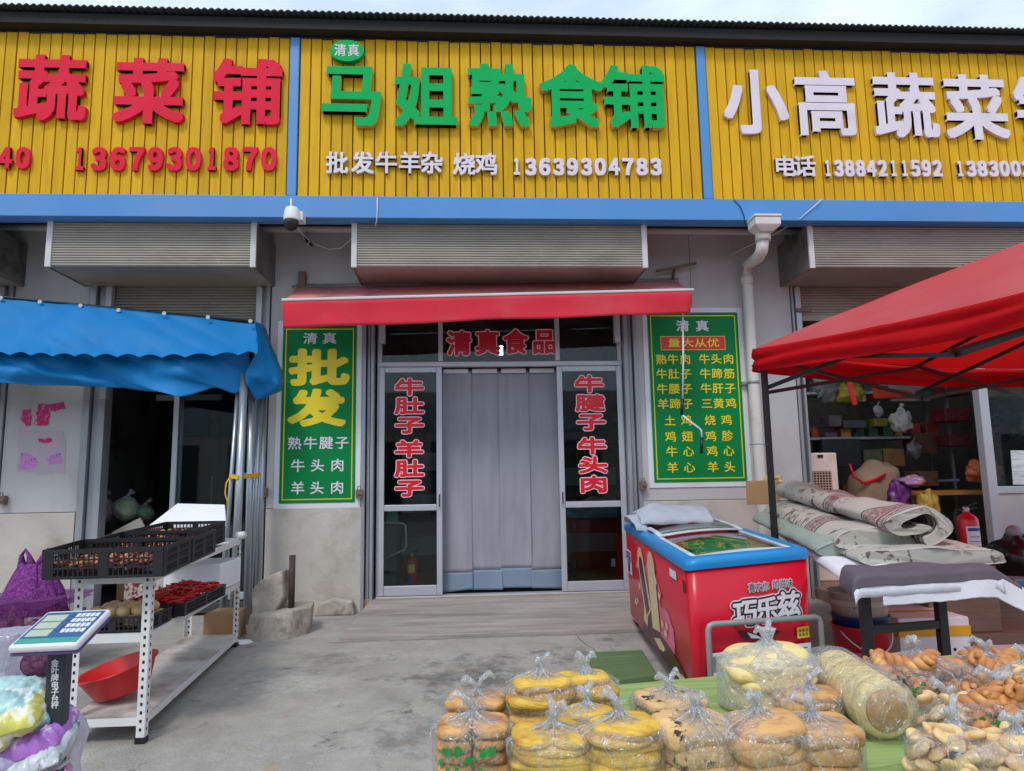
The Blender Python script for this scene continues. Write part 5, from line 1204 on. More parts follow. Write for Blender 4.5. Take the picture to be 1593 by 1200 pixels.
# quilts
def quilt_mat(name, base, cb, cf, bands, fscale):
    m = bpy.data.materials.new(name); m.use_nodes = True; tt = m.node_tree; N = tt.nodes.new; K = tt.links.new; b = tt.nodes['Principled BSDF']; b.inputs['Roughness'].default_value = .9
    tc = N('ShaderNodeTexCoord'); sx = N('ShaderNodeSeparateXYZ'); K(tc.outputs['Object'], sx.inputs[0])
    n1 = N('ShaderNodeTexNoise'); n1.inputs['Scale'].default_value = fscale; n1.inputs['Detail'].default_value = 4; n1.inputs['Distortion'].default_value = 1.6; K(tc.outputs['Object'], n1.inputs['Vector'])
    r1 = N('ShaderNodeMapRange'); r1.inputs[1].default_value = .555; r1.inputs[2].default_value = .59; K(n1.outputs[0], r1.inputs[0])
    nL = N('ShaderNodeTexNoise'); nL.inputs['Scale'].default_value = 2.6; K(tc.outputs['Object'], nL.inputs['Vector'])
    rL = N('ShaderNodeMapRange'); rL.inputs[1].default_value = .46; rL.inputs[2].default_value = .52; K(nL.outputs[0], rL.inputs[0])
    mulf = N('ShaderNodeMath'); mulf.operation = 'MULTIPLY'; K(r1.outputs[0], mulf.inputs[0]); K(rL.outputs[0], mulf.inputs[1])
    mx = N('ShaderNodeMix'); mx.data_type = 'RGBA'; mx.inputs[6].default_value = (*lin(base), 1); mx.inputs[7].default_value = (*lin(cf), 1); K(mulf.outputs[0], mx.inputs[0]); out = mx.outputs[2]
    n2 = N('ShaderNodeTexNoise'); n2.inputs['Scale'].default_value = 34; n2.inputs['Distortion'].default_value = 2; K(tc.outputs['Object'], n2.inputs['Vector'])
    r2 = N('ShaderNodeMapRange'); r2.inputs[1].default_value = .44; r2.inputs[2].default_value = .54; r2.inputs[3].default_value = .35; K(n2.outputs[0], r2.inputs[0])
    for x0, x1, solid in bands:
        g = N('ShaderNodeMath'); g.operation = 'GREATER_THAN'; g.inputs[1].default_value = x0; K(sx.outputs[0], g.inputs[0])
        l = N('ShaderNodeMath'); l.operation = 'LESS_THAN'; l.inputs[1].default_value = x1; K(sx.outputs[0], l.inputs[0])
        a = N('ShaderNodeMath'); a.operation = 'MULTIPLY'; K(g.outputs[0], a.inputs[0]); K(l.outputs[0], a.inputs[1]); fac = a.outputs[0]
        if not solid:
            a2 = N('ShaderNodeMath'); a2.operation = 'MULTIPLY'; K(fac, a2.inputs[0]); K(r2.outputs[0], a2.inputs[1]); fac = a2.outputs[0]
        m2 = N('ShaderNodeMix'); m2.data_type = 'RGBA'; m2.inputs[7].default_value = (*lin(cb if not solid else solid), 1); K(fac, m2.inputs[0]); K(out, m2.inputs[6]); out = m2.outputs[2]
    K(out, b.inputs['Base Color'])
    nb = N('ShaderNodeTexNoise'); nb.inputs['Scale'].default_value = 9; K(tc.outputs['Object'], nb.inputs['Vector']); bp = N('ShaderNodeBump'); bp.inputs['Strength'].default_value = .25; bp.inputs['Distance'].default_value = .03; K(nb.outputs[0], bp.inputs['Height']); K(bp.outputs[0], b.inputs['Normal'])
    return m
DK = (92, 80, 84)
QM1 = quilt_mat('patterned quilt cloth', (180, 174, 164), (128, 76, 82), (104, 88, 84), [(-.99, -.97, DK), (-.96, -.86, 0), (-.85, -.835, DK), (-.34, -.32, DK), (-.31, -.16, 0), (-.15, -.12, (130, 76, 80)), (-.10, -.06, 0), (-.045, -.03, DK)], 11)
QM2 = quilt_mat('patterned quilt cloth, pale', (182, 178, 168), (128, 76, 82), (108, 94, 90), [(-.62, -.60, DK), (-.59, -.44, 0), (-.43, -.405, DK), (-1.6, -1.58, DK)], 12)
QM3 = quilt_mat('sage quilt cloth', (150, 164, 152), (136, 160, 148), (140, 152, 142), [], 5)
def quilt(label, far, near, prof, m, sd, wob=.02, nb=50):
    """far/near: end points of the axis; prof: closed outline (across, up); local x runs to the near end (0 there)"""
    far, near = Vector(far), Vector(near); d = near-far; Ln = d.length; ux = d/Ln; uy = Vector((0, 0, 1)).cross(ux).normalized(); uz = ux.cross(uy)
    q = MB(); rg = []
    P2 = [Vector(p) for p in prof]; n = len(P2); fine = []
    for i in range(n):
        p0, p1, p2, p3 = P2[i-1], P2[i], P2[(i+1) % n], P2[(i+2) % n]
        for k in range(5):
            f = k/5; fine.append(.5*((2*p1)+(p2-p0)*f+(2*p0-5*p1+4*p2-p3)*f*f+(3*p1-p0-3*p2+p3)*f**3))
    for i in range(nb+1):
        s = i/nb; x = -Ln*(1-s); ring = []
        tap = 1-.10*(1-s)
        if i == 0: tap *= .8
        for p in fine:
            w_ = noise.noise(Vector((x*3.2, p.x*6, p.y*6+sd)))
            ring.append(Vector((x+.03*noise.noise(Vector((p.x*8, p.y*8, sd))), p.x*tap*(1+w_*wob*3), p.y*tap*(1+w_*wob*3)+wob*w_)))
        rg.append(ring)
    q.rings(rg, 0, True)
    o = q.build('quilt', m); o.matrix_world = Matrix((( ux.x, uy.x, uz.x, near.x), (ux.y, uy.y, uz.y, near.y), (ux.z, uy.z, uz.z, near.z), (0, 0, 0, 1)))
    return tag(o, label, 'quilt', 'folded quilts on the felt table')
# outlines with the coil or fold drawn into the near end
def coil(a, b, turns, th):
    out = []; inn = []; n = int(turns*14)
    for i in range(n+1):
        an = 2*math.pi*turns*i/n; k = 1-.55*i/n
        out.append((a*k*math.cos(an-1.2), b*k*math.sin(an-1.2)+b))
        k2 = k-th; inn.append((a*k2*math.cos(an-1.2), b*k2*math.sin(an-1.2)+b))
    return out+inn[::-1]
quilt('grey quilt with burgundy bands, folded flat, bottom right of the quilt pile', tp(.36, .86, .03), tp(.62, .07, .03), [(-.30, 0), (.34, 0), (.40, .03), (.34, .07), (.1, .085), (-.2, .09), (-.33, .06)], QM2, 4)
quilt('plain sage green quilt edge, lowest of the quilt pile on the freezer side', tp(.04, .92, .02), tp(.22, .24, .02), [(-.16, 0), (.22, 0), (.24, .05), (.1, .10), (-.10, .10), (-.2, .05)], QM3, 7)
quilt('middle quilt with grey flowers, lying between the sage quilt and the top roll', tp(.16, .90, .09), tp(.36, .20, .075), [(-.17, 0), (.2, 0), (.24, .05), (.16, .115), (-.08, .12), (-.2, .06)], QM2, 11)
quilt('thick rolled quilt with burgundy band and open coil end, top of the quilt pile', tp(.26, .95, .17), tp(.60, .12, .115), coil(.235, .115, 1.12, .34), QM1, 15, wob=.03)
# things at the far end
a = P(1186, 766, Y=6.35); q = MB(); q.obox(a, Vector((.13, -.05, 0)), Vector((.04, .10, 0)), (0, .0, .105)); q.box(a.x-.06, a.x+.05, a.y-.14, a.y-.135, a.z-.05, a.z+.05, 1) if False else None
q.thing('cardboard_box', 'brown cardboard box behind the quilts beside the downpipe', 'box', M['card'], bevel=.006)
q = MB(); a = P(1203, 748, Y=6.3)
r = random.Random(3)
for i in range(14): q.blob(a+Vector((r.uniform(-.07, .07), r.uniform(-.05, .05), r.uniform(-.02, .03))), .03, .03, .02, 0, 8, 6, .4, 20, 1, None, i)
q.thing('straw_bundle', 'small bundle of yellow straw on the brown cardboard box', 'straw', mat('yellow straw', (196, 176, 110), .8, var=.3, vs=30))
q = MB(); a = P(1480, 853, Y=5.1); q.box(a.x-.08, a.x+.08, 5.1, 5.2, .701, a.z+.04); pput(q, '888', 1467, 845, 1490, 858, 5.0985, dep=.001, bold=.035, m=1, mode='fit', pat=S5); 
q.thing('price_box', 'small white box printed 888 on a stand beside the felt table', 'box', [M['label_paper'], M['board_red']])
q = MB(); q.box(a.x-.22, a.x+.32, 5.09, 5.6, .235, .70); q.thing('crate_stand', 'brown crate stand under the white 888 box', 'crate', M['card2'], bevel=.01)
# buckets and foam box under the table
def bucket(label, c, r0, r1, h, mats, bands, handle=True):
    t = T('bucket', label, 'bucket', c, 'stacked buckets under the felt table'); c = Vector(c); q = MB()
    q.lathe(c, [(.001, 0), (r0, 0), (r0+(r1-r0)*.97, h*.97), (r1+.008, h*.975), (r1+.008, h), (r1-.006, h), (r0-.004, .02), (.001, .02)], 32); q.build('body', mats, t)
    for z0, z1, m in bands:
        q = MB(); f = lambda z: r0+(r1-r0)*z/h+.0015
        q.rings([[c+Vector((f(z)*math.cos(k*math.pi/16), f(z)*math.sin(k*math.pi/16), z)) for k in range(32)] for z in (z0, z1)], 0, False); q.build('band', M[m], t)
    if handle:
        q = MB(); pts = [c+Vector((r1*1.02*math.cos(R_(an)), r1*1.02*math.sin(R_(an)), h*.92-.12*math.sin(R_((an-200)/140*180)))) for an in range(200, 345, 12)]; q.tube(pts, .005, 6); q.build('handle', M['white'], t)
    return t
bp_ = P(1345, 1030, Y=4.55); b0 = Vector((bp_.x+.02, 4.6, GZ(4.6)))
bucket('red and pink plastic bucket, lowest of the bucket stack under the felt table', b0, .145, .175, .34, M['bucket_red'], [(.0, .19, 'bucket_pink')])
bucket('dark blue bucket nested in the red one, with only its rim showing', b0+Vector((0, 0, .10)), .135, .172, .30, M['bucket_blue'], [], False)
bucket('white plastic bucket, topmost of the bucket stack under the felt table', b0+Vector((0, 0, .21)), .14, .178, .34, M['bucket_white'], [(.26, .29, 'bucket_white')], False)
for lp in ((1393, 962, 1512, 1030),):
    c0 = P(1402, 1018, Y=4.75); x1 = P(1511, 1018, Y=4.75).x; x0 = c0.x; zt = P(1450, 985, Y=4.75).z; zl = P(1450, 968, Y=4.75).z; z0 = GZ(4.75)
    t = T('foam_box', 'white foam box with yellow taped lid on the ground under the felt table', 'foam box', ((x0+x1)/2, 5.05, z0))
    q = MB(); q.box(x0, x1, 4.75, 5.45, z0, zt); q.box(x0+.06, x0+.08, 4.748, 4.7495, zt-.12, zt-.10, 1); q.box(x1-.12, x1-.10, 4.748, 4.7495, zt-.12, zt-.10, 1); q.build('body', [M['foam'], M['black']], t, bevel=.006)
    q = MB(); q.box(x0-.005, x1+.005, 4.745, 5.455, zt+.001, zl+.03); q.build('lid', M['foam'], t, bevel=.01)
    q = MB(); q.box(x0-.008, x1+.008, 4.741, 5.459, zt-.02, zt+.045); q.build('tape', M['tape'], t); q = MB(); q.box(x0-.008, x1+.008, 4.95, 5.0, zl+.0305, zl+.032); q.build('tape', M['tape'], t)
# ================================================================== RIGHT SHOP
q = MB(); a, b = P(1257, 705, Y=7.35), P(1308, 790, Y=7.35)
t = T('air_heater', 'cream box heater with square grille standing in the right shop doorway', 'heater', ((a.x+b.x)/2, 7.5, .29))
q.box(a.x, b.x, 7.35, 7.62, .29, a.z); q.build('body', mat('cream casing', (222, 200, 190), .5), t, bevel=.015)
q = MB(); cx0, cx1 = P(1260, 740, Y=7.34).x, P(1294, 740, Y=7.34).x; zt_, zb_ = P(1280, 733, Y=7.34).z, P(1280, 764, Y=7.34).z
q.box(cx0, cx1, 7.343, 7.349, zb_, zt_, 0)
for i in range(8): q.box(cx0, cx1, 7.336, 7.342, zb_+(zt_-zb_)*i/7.5, zb_+(zt_-zb_)*i/7.5+.008, 1)
for i in range(8): q.box(cx0+(cx1-cx0)*i/7.5, cx0+(cx1-cx0)*i/7.5+.008, 7.334, 7.3355, zb_, zt_, 1)
q.build('grille', [M['black'], mat('tan grille', (190, 160, 140), .5)], t)
q = MB(); q.box(cx0+.1, cx0+.16, 7.34, 7.349, a.z-.05, a.z-.02); q.build('knob', M['black'], t)
shelf_unit('dark steel shelving along the back of the right shop, laden with goods', 3.95, 6.1, 8.6, 9.05, (1.15, 1.85, 2.42), 'alu2', 2.5)
def goods(label, px, py, y, w_, h_, m, cat='box', name='goods_box', dep=.25, bev=.01):
    c = P(px, py, Y=y); q = MB(); q.box(c.x-w_/2, c.x+w_/2, y, y+dep, c.z-h_/2, c.z+h_/2); return q.thing(name, label, cat, m, bevel=bev)
goods('white carton on the top shelf at the back of the right shop', 1415, 600, 8.62, .52, .40, mat('grey white carton', (150, 156, 160), .7, var=.1)); 
def lump(label, px, py, y, rx, rz, m, name='plastic_bag', cat='plastic bag', e=1, amp=.42, neck=True):
    c = P(px, py, Y=y); q = MB(); q.blob(c, rx, rx*.7, rz, 0, 36, 22, amp, 17, e, None, px)
    if neck: q.tube([c+Vector((0, 0, rz*.85)), c+Vector((.01, 0, rz*1.2)), c+Vector((.03, 0, rz*1.45))], [rx*.3, rx*.09, rx*.22], 10)
    return q.thing(name, label, cat, m)
q = MB(); c = P(1393, 612, Y=8.55); q.hexa([c+Vector((-.28, 0, -.07)), c+Vector((.28, 0, -.05)), c+Vector((.28, .3, -.05)), c+Vector((-.28, .3, -.07))], [c+Vector((-.24, .03, .10)), c+Vector((.24, .03, .03)), c+Vector((.24, .28, .03)), c+Vector((-.24, .28, .10))]); q.thing('orange_box', 'orange red wedge shaped package in front of the white carton', 'package', mat('orange package', (214, 70, 34), .5, var=.2), bevel=.03)
lump('yellow netted bag on the upper shelf, left of the orange package', 1318, 612, 8.6, .22, .13, mat('yellow greens', (150, 140, 50), .7, var=.3, vs=14), neck=False)
lump('grey plastic bag standing at the left of the upper shelf', 1285, 600, 8.6, .16, .2, mat('grey bagging', (120, 126, 124), .5, var=.2))
q = MB(); pts = [P(1319, 578, Y=7.2), P(1322, 600, Y=7.2), P(1328, 622, Y=7.2), P(1330, 629, Y=7.2)]
for a_, b_ in zip(pts[:-1], pts[1:]): q.bar(a_, b_+Vector((0, 0, -.004)), .05, .008, up=(0, 1, 0))
q.thing('red_ribbon', 'bright red ribbon hanging from the tent edge into the shop opening', 'ribbon', M['sticker_red'])
lump('white plastic bag hanging before the middle shelf', 1402, 655, 8.3, .13, .14, mat('hanging white bag', (186, 182, 176), .5, var=.15))
lump('small clear bag hanging below the white one', 1421, 700, 8.3, .09, .10, mat('hanging clear bag', (110, 112, 112), .4, var=.2))
lump('tiny white bag hanging at the left of the middle shelf', 1366, 640, 8.4, .05, .08, mat('tiny bag', (150, 150, 156), .5))
for i, (px, py, w_, h_, cc, lb) in enumerate(((1330, 660, .30, .10, (70, 72, 78), 'dark flat package on the middle shelf, left end'), (1371, 657, .18, .10, (150, 140, 60), 'yellow package on the middle shelf beside the hanging bag'), (1300, 655, .16, .14, (90, 80, 90), 'dull violet package at the far left of the middle shelf'), (1440, 690, .3, .26, (92, 62, 50), 'brown carton standing under the middle shelf'), (1390, 712, .30, .22, (150, 110, 70), 'tan bundle on the low shelf'), (1360, 712, .26, .2, (86, 100, 70), 'green bundle on the low shelf beside the tan one'), (1340, 615, .12, .16, (160, 150, 140), 'small pale tin on the upper shelf'), (1440, 612, .2, .08, (40, 96, 76), 'dark green tray on the upper shelf right end'), (1310, 705, .5, .35, (44, 46, 52), 'dark crate on the low shelf, left'))):
    goods(lb, px, py, 8.55, w_, h_, mat('goods %d' % i, cc, .6, var=.25, vs=8), 'package', 'shelf_package')
r = random.Random(12); CM = [mat('clutter %d' % i, c_, .55, var=.3, vs=10) for i, c_ in enumerate(((150, 60, 50), (70, 80, 90), (190, 180, 160), (60, 90, 70), (170, 130, 60), (110, 70, 100)))]
for z in (1.151, 1.851, 2.421):
    for k in range(11):
        x = 4.02+k*.185+r.uniform(-.03, .03); w_, h_ = r.uniform(.05, .085), r.uniform(.05, .17); q = MB()
        if k % 3 == 2: q.lathe((x, 8.75, z), [(.001, 0), (w_*.7, 0), (w_*.7, h_), (w_*.3, h_*1.15), (w_*.3, h_*1.35), (.001, h_*1.35)], 14)
        else: q.box(x-w_, x+w_, 8.66, 8.66+r.uniform(.1, .2), z, z+h_*1.2)
        q.thing('shelf_item', 'small dim packet or bottle among the clutter on the right shop back shelves', 'package', r.choice(CM), 'clutter on the right shop shelves', bevel=.006)
c = P(1359, 735, Y=8.0); 
t = T('grain_sack', 'tan woven sack tied with red ribbon on the right shop floor', 'sack', (c.x, 8.0, .29)); q = MB(); q.blob((c.x+.02, 8.0, c.z-.22), .30, .2, .34, 0, 26, 18, .2, 6, .8); q.build('body', mat('woven sack', (176, 146, 120), .85, var=.1, bump=.2, bs=60), t)
for pts in ([(1322, 722), (1328, 742), (1345, 752), (1372, 745)], [(1340, 752), (1362, 746), (1378, 738)]):
    q = MB(); q.tube([P(x, y, Y=7.79) for x, y in pts], .014, 8); q.build('ribbon', M['sticker_red'], t)
q = MB(); c0, c1 = P(1412, 765, Y=7.75), P(1530, 755, Y=7.75); q.box(c0.x, c1.x+.6, 7.75, 8.4, c0.z-.05, c0.z); t = T('wooden_bench', 'yellow brown wooden bench behind the glazed front of the right shop', 'bench', (4.9, 8.0, .29)); q.build('bench_top', mat('varnished wood', (176, 118, 52), .45, var=.15, vs=3, stretch=(1, 8, 8)), t, bevel=.006)
for x in (c0.x+.05, c1.x+.5): q = MB(); q.box(x, x+.06, 7.8, 7.86, .29, c0.z-.051); q.build('leg', M['card2'], t)
lump('orange plastic bag of goods on the wooden bench, seen through the glass edge', 1530, 733, 7.85, .20, .13, mat('orange bagging', (220, 120, 80), .4, var=.2, vs=10), neck=False)
lump('purple plastic bag standing below the lilac bundle', 1400, 775, 7.6, .12, .2, mat('purple bagging', (92, 30, 100), .4, var=.35, vs=10), neck=False)
lump('lilac and orange bundle lying on top of the purple bag', 1420, 749, 7.55, .13, .06, mat('lilac bundle', (150, 110, 150), .4, c2=(220, 150, 70), s2=8, lo=.52, hi=.6), neck=False)
lump('yellow plastic bag on the floor below the wooden bench', 1447, 800, 7.45, .12, .26, mat('yellow bagging', (160, 128, 34), .45, var=.35, vs=8), neck=False)
for i, (px, py, w_, h_, cc, lb) in enumerate(((1490, 600, .32, .22, (96, 36, 32), 'dark red boxes on the side shelf beside the door post, top row'), (1490, 645, .32, .16, (110, 30, 40), 'dark red boxes on the side shelf, second row'), (1495, 685, .28, .14, (100, 40, 44), 'dull red boxes on the side shelf, bottom row'), (1445, 745, .25, .18, (120, 84, 70), 'brown carton on the bench end near the lilac bundle'), (1475, 748, .3, .03, (150, 150, 170), 'pale papers lying on the bench'))):
    goods(lb, px, py, 8.3, w_, h_, mat('side goods %d' % i, cc, .5, var=.3, vs=16), 'package', 'shelf_package', .3)
goods('amber packages on the upper shelf behind the right glass pane', 1570, 607, 8.2, .5, .16, mat('amber goods', (150, 112, 50), .5, var=.3, vs=9), 'package', 'shelf_package')
lump('made-up dark round lump behind the right glass pane', 1562, 655, 7.8, .17, .22, mat('dark stand-in', (34, 38, 40), .3, var=.3), neck=False)  # invented lump standing in for a dark shape, taken for a reflection
lump('teal plastic bag behind the right glass pane, beside the dark lump', 1580, 660, 7.9, .14, .14, mat('teal bagging', (120, 160, 150), .35, var=.3), neck=False)
q = MB(); a, b = P(1570, 634, Y=7.08), P(1620, 660, Y=7.08); q.box(a.x, b.x, 7.098, 7.1035, b.z-.45, a.z-.42) if False else None
pp = [P(x, y, Y=7.1) for x, y in ((1568, 635), (1610, 635), (1612, 660), (1571, 660))]
q = MB(); pp = [P(x, y, Y=7.1) for x, y in ((1572, 701), (1612, 701), (1614, 754), (1576, 754))]; q.prism([(p.x, 7.0985, p.z) for p in pp], (0, .003, 0)); q.thing('notice_paper', 'white printed notice stuck on the right glass pane', 'notice', mat('notice paper', (206, 212, 214), .6, c2=(130, 160, 160), s2=14, lo=.54, hi=.6, stretch=(.3, 1, 3)))
e = P(1512, 870, Y=6.9); t, c, b, r_ = extinguisher('large red fire extinguisher with paper label beside the right door post', (P(1507, 840, Y=5.35).x, 5.35, .701), .47, .078)
wrap(c, r_, -.75, .95, .10, .27, M['label_paper'], 'label', t, 1.01); wrap(c, r_, -.6, .8, .235, .26, M['label_blue'], 'label_heading', t, 1.025)
for i in range(3): wrap(c, r_, -.5, .6, .12+i*.035, .125+i*.035, M['label_blue'], 'label_line', t, 1.025)
q = MB(); a = P(1578, 872, Y=5.9); q.blob(a, .22, .2, .22, 0, 24, 14, .35, 9); q.blob(a+Vector((-.02, -.05, .24)), .07, .05, .06, 1, 12, 8, .2, 9); q.thing('black_bag', 'glossy black plastic bag heaped by the right white door panel', 'plastic bag', [mat('black bagging', (20, 20, 22), .3, var=.3), M['guard']])
q = MB(); a = P(1585, 905, Y=5.5); q.obox(a, Vector((.16, .02, -.01)), Vector((-.02, .12, 0)), (0, 0, .03)); q.obox(a+Vector((-.06, -.135, .0)), (.06, .0, 0), (0, .004, 0), (0, 0, .026), 1); q.thing('blue_tray', 'grey tray with a blue label near the black bag', 'tray', [M['guard'], M['rim']], bevel=.006)
q = MB(); a = P(1246, 496, Y=7.6); q.tube([a+Vector((-.02, -.1, 0)), a+Vector((.1, .9, .02))], .022, 12); q.bar(a+Vector((-.02, -.12, .05)), a+Vector((.1, .92, .07)), .06, .05, 1); q.thing('lamp_tube', 'lit white lamp just inside the right shop under its shutter', 'lamp', [M['lamp'], M['trimwhite']])
# ================================================================== BREAD TABLE
BA = Vector((-.055, 2.165, .75)); BU, BV = Vector((.985, .172, 0)), Vector((.172, -.985, 0)); BV = Vector((-.02, -1, 0))
t = T('bread_table', 'green painted board table in the foreground spread with bagged breads', 'table', (1.1, 1.7, 0))
for i in range(6):
    q = MB(); d0, d1 = i*.19, i*.19+.186; r = random.Random(i)
    p = [BA+BV*d0, BA+BU*2.7+BV*d0, BA+BU*2.7+BV*d1, BA+BV*d1]
    if i == 0: p[0] = BA+BU*.004; p[1] = BA+BU*2.7
    q.hexa([(v.x, v.y, .71) for v in p][::-1], [(v.x, v.y, .75+r.uniform(-.001, .001)) for v in p][::-1]); q.build('board', M['wood_green'], t, bevel=.006)
for u in (.06, 2.6):
    for d in (.08, 1.0):
        p = BA+BU*u+BV*d; q = MB(); q.box(p.x-.025, p.x+.025, p.y-.025, p.y+.025, GZ(p.y), .709); q.build('leg', M['black'], t)
# breads
M['bread_y'] = mat('yellow bread', (222, 180, 66), .6, var=.2, vs=14, c2=(176, 112, 48), s2=11, lo=.47, hi=.66, a2=.9, bump=.7, bs=50, stretch=(1, 1, 3))
M['bread_b'] = mat('brown bread', (214, 162, 100), .65, var=.2, vs=16, c2=(142, 84, 46), s2=12, lo=.46, hi=.66, bump=.8, bs=46)
M['bread_s'] = mat('seeded bread', (218, 176, 122), .65, var=.3, vs=12, c2=(62, 38, 30), s2=30, lo=.57, hi=.62, bump=.8, bs=50)
M['bread_p'] = mat('pale cake', (228, 204, 138), .6, var=.12, vs=14, bump=.4, bs=60, c2=(200, 152, 86), s2=9, lo=.54, hi=.7)
M['crumb'] = mat('brown cake face', (188, 142, 92), .75, var=.2, vs=30, bump=.4, bs=90)
M['twist'] = mat('fried twist', (190, 126, 72), .5, var=.2, vs=12, c2=(236, 190, 120), s2=10, lo=.5, hi=.7, island=.2, bump=.4, bs=40)
M['biscuit'] = mat('pale biscuit', (228, 194, 140), .6, var=.12, vs=16, c2=(196, 142, 86), s2=12, lo=.52, hi=.68, island=.1, bump=.25, bs=50)
M['print_green'] = mat('green bag print', (30, 132, 60), .4, c2=(60, 160, 90), s2=30)
def disc(c, rx, ry, th, m, amp=.1, sd=0, rot=None):
    q = MB(); q.blob(c, rx, ry, th/2, 0, 40, 10, amp, 17, .7, rot, sd); return q
def bagfilm(c, rx, ry, h, sd, top, m='film', rz=0, neck=.09):
    q = sack('', '', '', Vector((0, 0, 0)), rx, ry, h, None, neck, sd, .05, 72, top, fold=.05)
    ca, sa = math.cos(rz), math.sin(rz); q.v = [(c.x+x*ca-y*sa, c.y+x*sa+y*ca, c.z+z) for x, y, z in q.v]; return q
def knot(c, h, t, sd, ears=2, s=1):
    r = random.Random(sd); k = c+Vector((0, 0, h)); q = MB(); q.blob(k, .011*s, .011*s, .012*s, 0, 10, 8, .3, 60); 
    for i in range(ears):
        a = r.uniform(0, 2.6)+i*math.pi*(2/ears)*r.uniform(.55, 1); d = Vector((math.cos(a), math.sin(a)*.6, 0)); ln = r.uniform(.025, .068)*s
        p = [k, k+d*ln*.35+Vector((0, 0, ln*.6)), k+d*ln*.9+Vector((0, 0, ln*.9)), k+d*ln*1.3+Vector((0, 0, ln*.55))]
        q.tube(p, [.004*s, .010*s, .013*s, .006*s], 8)
    q.build('knot', M['film_dense'], t)
    # gathered pleats running from the knot down the film
    q = MB()
    for i in range(16):
        a = r.uniform(0, 6.28); ln = r.uniform(.4, 1); d = Vector((math.cos(a), math.sin(a), 0))
        q.tube([k+d*.006, k+d*.03*s*ln+Vector((0, 0, -.022*s*ln)), k+d*.062*s*ln+Vector((0, 0, -.060*s*ln))], [.0022, .0016, .0006], 5)
    q.build('pleats', M['film_dense'], t)
def creases(c, rx, ry, h, top, sd, t, neck=.09):
    # folds of film fanning down from the tied neck, lying just on the bag surface
    r = random.Random(sd+90); q = MB()
    for i in range(r.randint(8, 13)):
        a = r.uniform(0, 6.28); e = r.uniform(.36, .72); da = r.uniform(-.4, .4); wd = r.uniform(.0008, .0024); pts = []; rr = []
        for k in range(9):
            u = k/8; s_ = .86+(e-.86)*u; z = max(0, min(1, (s_-top)/(.86-top))); z = z*z*(3-2*z); f = 1-(1-neck)*z
            an = a+da*u*u; pts.append(c+Vector((math.cos(an)*rx*f*1.035, math.sin(an)*ry*f*1.035, s_*h))); rr.append(wd*(1-u)+.0004)
        q.tube(pts, rr, 4)
    q.build('crease', M['film_dense'], t)
BG = 'bagged breads on the green table'
def bpos(px, py): return P(px, py, Z=.75)
def stackbag(label, px, py, wpx, hpx, m, kind, n=6, sd=0, film_='film', prt=False, rz=0, fy=.85, neckh=None):
    c = bpos(px, py); dist = (c-CAMP).length; w_ = wpx/FPX*dist*1.1; h = hpx/FPX*dist*.77
    t = T('bread_bag', label, 'bread bag', c, BG); r = random.Random(sd+31); rx, ry = w_/2*.93, w_/2*fy
    hb = h*.76; c = Vector((c.x, c.y, .752))
    if kind == 'disc':
        th = hb/n
        for i in range(n):
            k = 1-.18*(i/n)**3
            p = c+Vector((r.uniform(-.06, .06)*w_, r.uniform(-.05, .05)*w_, th*(i+.5))); rot = Matrix.Rotation(r.uniform(-.07, .07), 3, 'X') @ Matrix.Rotation(r.uniform(-.07, .07), 3, 'Y')
            disc(p, rx*.93*k, ry*.93*k, th*1.75, m, .24, sd*10+i, rot).build('bread', M[m], t)
    elif kind == 'loaf':
        th = hb/n
        for i in range(n):
            for s_ in (-1, 1):
                p = c+Vector((s_*rx*.46, r.uniform(-.08, .08)*ry, th*(i+.5))); rot = Matrix.Rotation(r.uniform(-.12, .12)+rz, 3, 'Z') @ Matrix.Rotation(r.uniform(-.1, .1), 3, 'Y')
                q = MB(); q.blob(p, rx*.47, ry*.86, th*.58, 0, 24, 10, .16, 14, .55, rot, sd*10+i*2+s_); q.build('bread', M[m], t)
    elif kind == 'slab':
        th = hb/n
        for i in range(n):
            p = c+Vector((r.uniform(-.05, .05)*w_, r.uniform(-.05, .05)*w_, th*(i+.5))); rot = Matrix.Rotation(rz+r.uniform(-.12, .12), 3, 'Z') @ Matrix.Rotation(r.uniform(-.06, .06), 3, 'X')
            q = MB(); q.blob(p, rx*.88, ry*.84, th*.6, 0, 32, 10, .12, 18, .42, rot, sd*10+i); q.build('bread', M[m], t)
    bagfilm(c, rx*1.07, ry*1.07, h*1.08, sd, .60, film_).build('film', M[film_], t)
    knot(c, h*.93, t, sd, 2, .7); creases(c, rx*1.07, ry*1.07, h*1.08, .60, sd, t)
    if prt:
        q = MB(); r = random.Random(sd)
        for i in range(16):
            a = r.uniform(-2.4, -1.0); z = r.uniform(.18, .52)*h; d = Vector((math.cos(a), math.sin(a), 0))
            p = c+Vector((math.cos(a)*rx*1.11, math.sin(a)*ry*1.11, z)); tt_ = Vector((-d.y, d.x, 0)); s_ = r.uniform(.004, .011); u2 = Vector((0, 0, 1))
            q.add([p+(tt_*math.cos(k*1.05+i)+u2*math.sin(k*1.05+i))*s_*r.uniform(.5, 1.3) for k in range(6)], [list(range(6))])
        q.build('print', M['print_green'], t)
    return t
stackbag('tall clear bag of brown loaves at the far left corner of the green table', 742, 1128, 88, 66, 'bread_b', 'loaf', 3, 1)
stackbag('clear bag of brown and yellow loaves with green print, nearest the left table corner', 736, 1196, 104, 106, 'bread_b', 'loaf', 4, 2, prt=True)
stackbag('clear bag of yellow flat breads at the far edge, second bag from the left corner', 843, 1138, 92, 120, 'bread_y', 'disc', 7, 3)
stackbag('clear bag of yellow flat breads at the far edge, right of another yellow bag', 913, 1126, 88, 108, 'bread_y', 'disc', 6, 4)
stackbag('clear bag of yellow flat breads in the front row, left of two', 862, 1212, 116, 104, 'bread_y', 'disc', 6, 5)
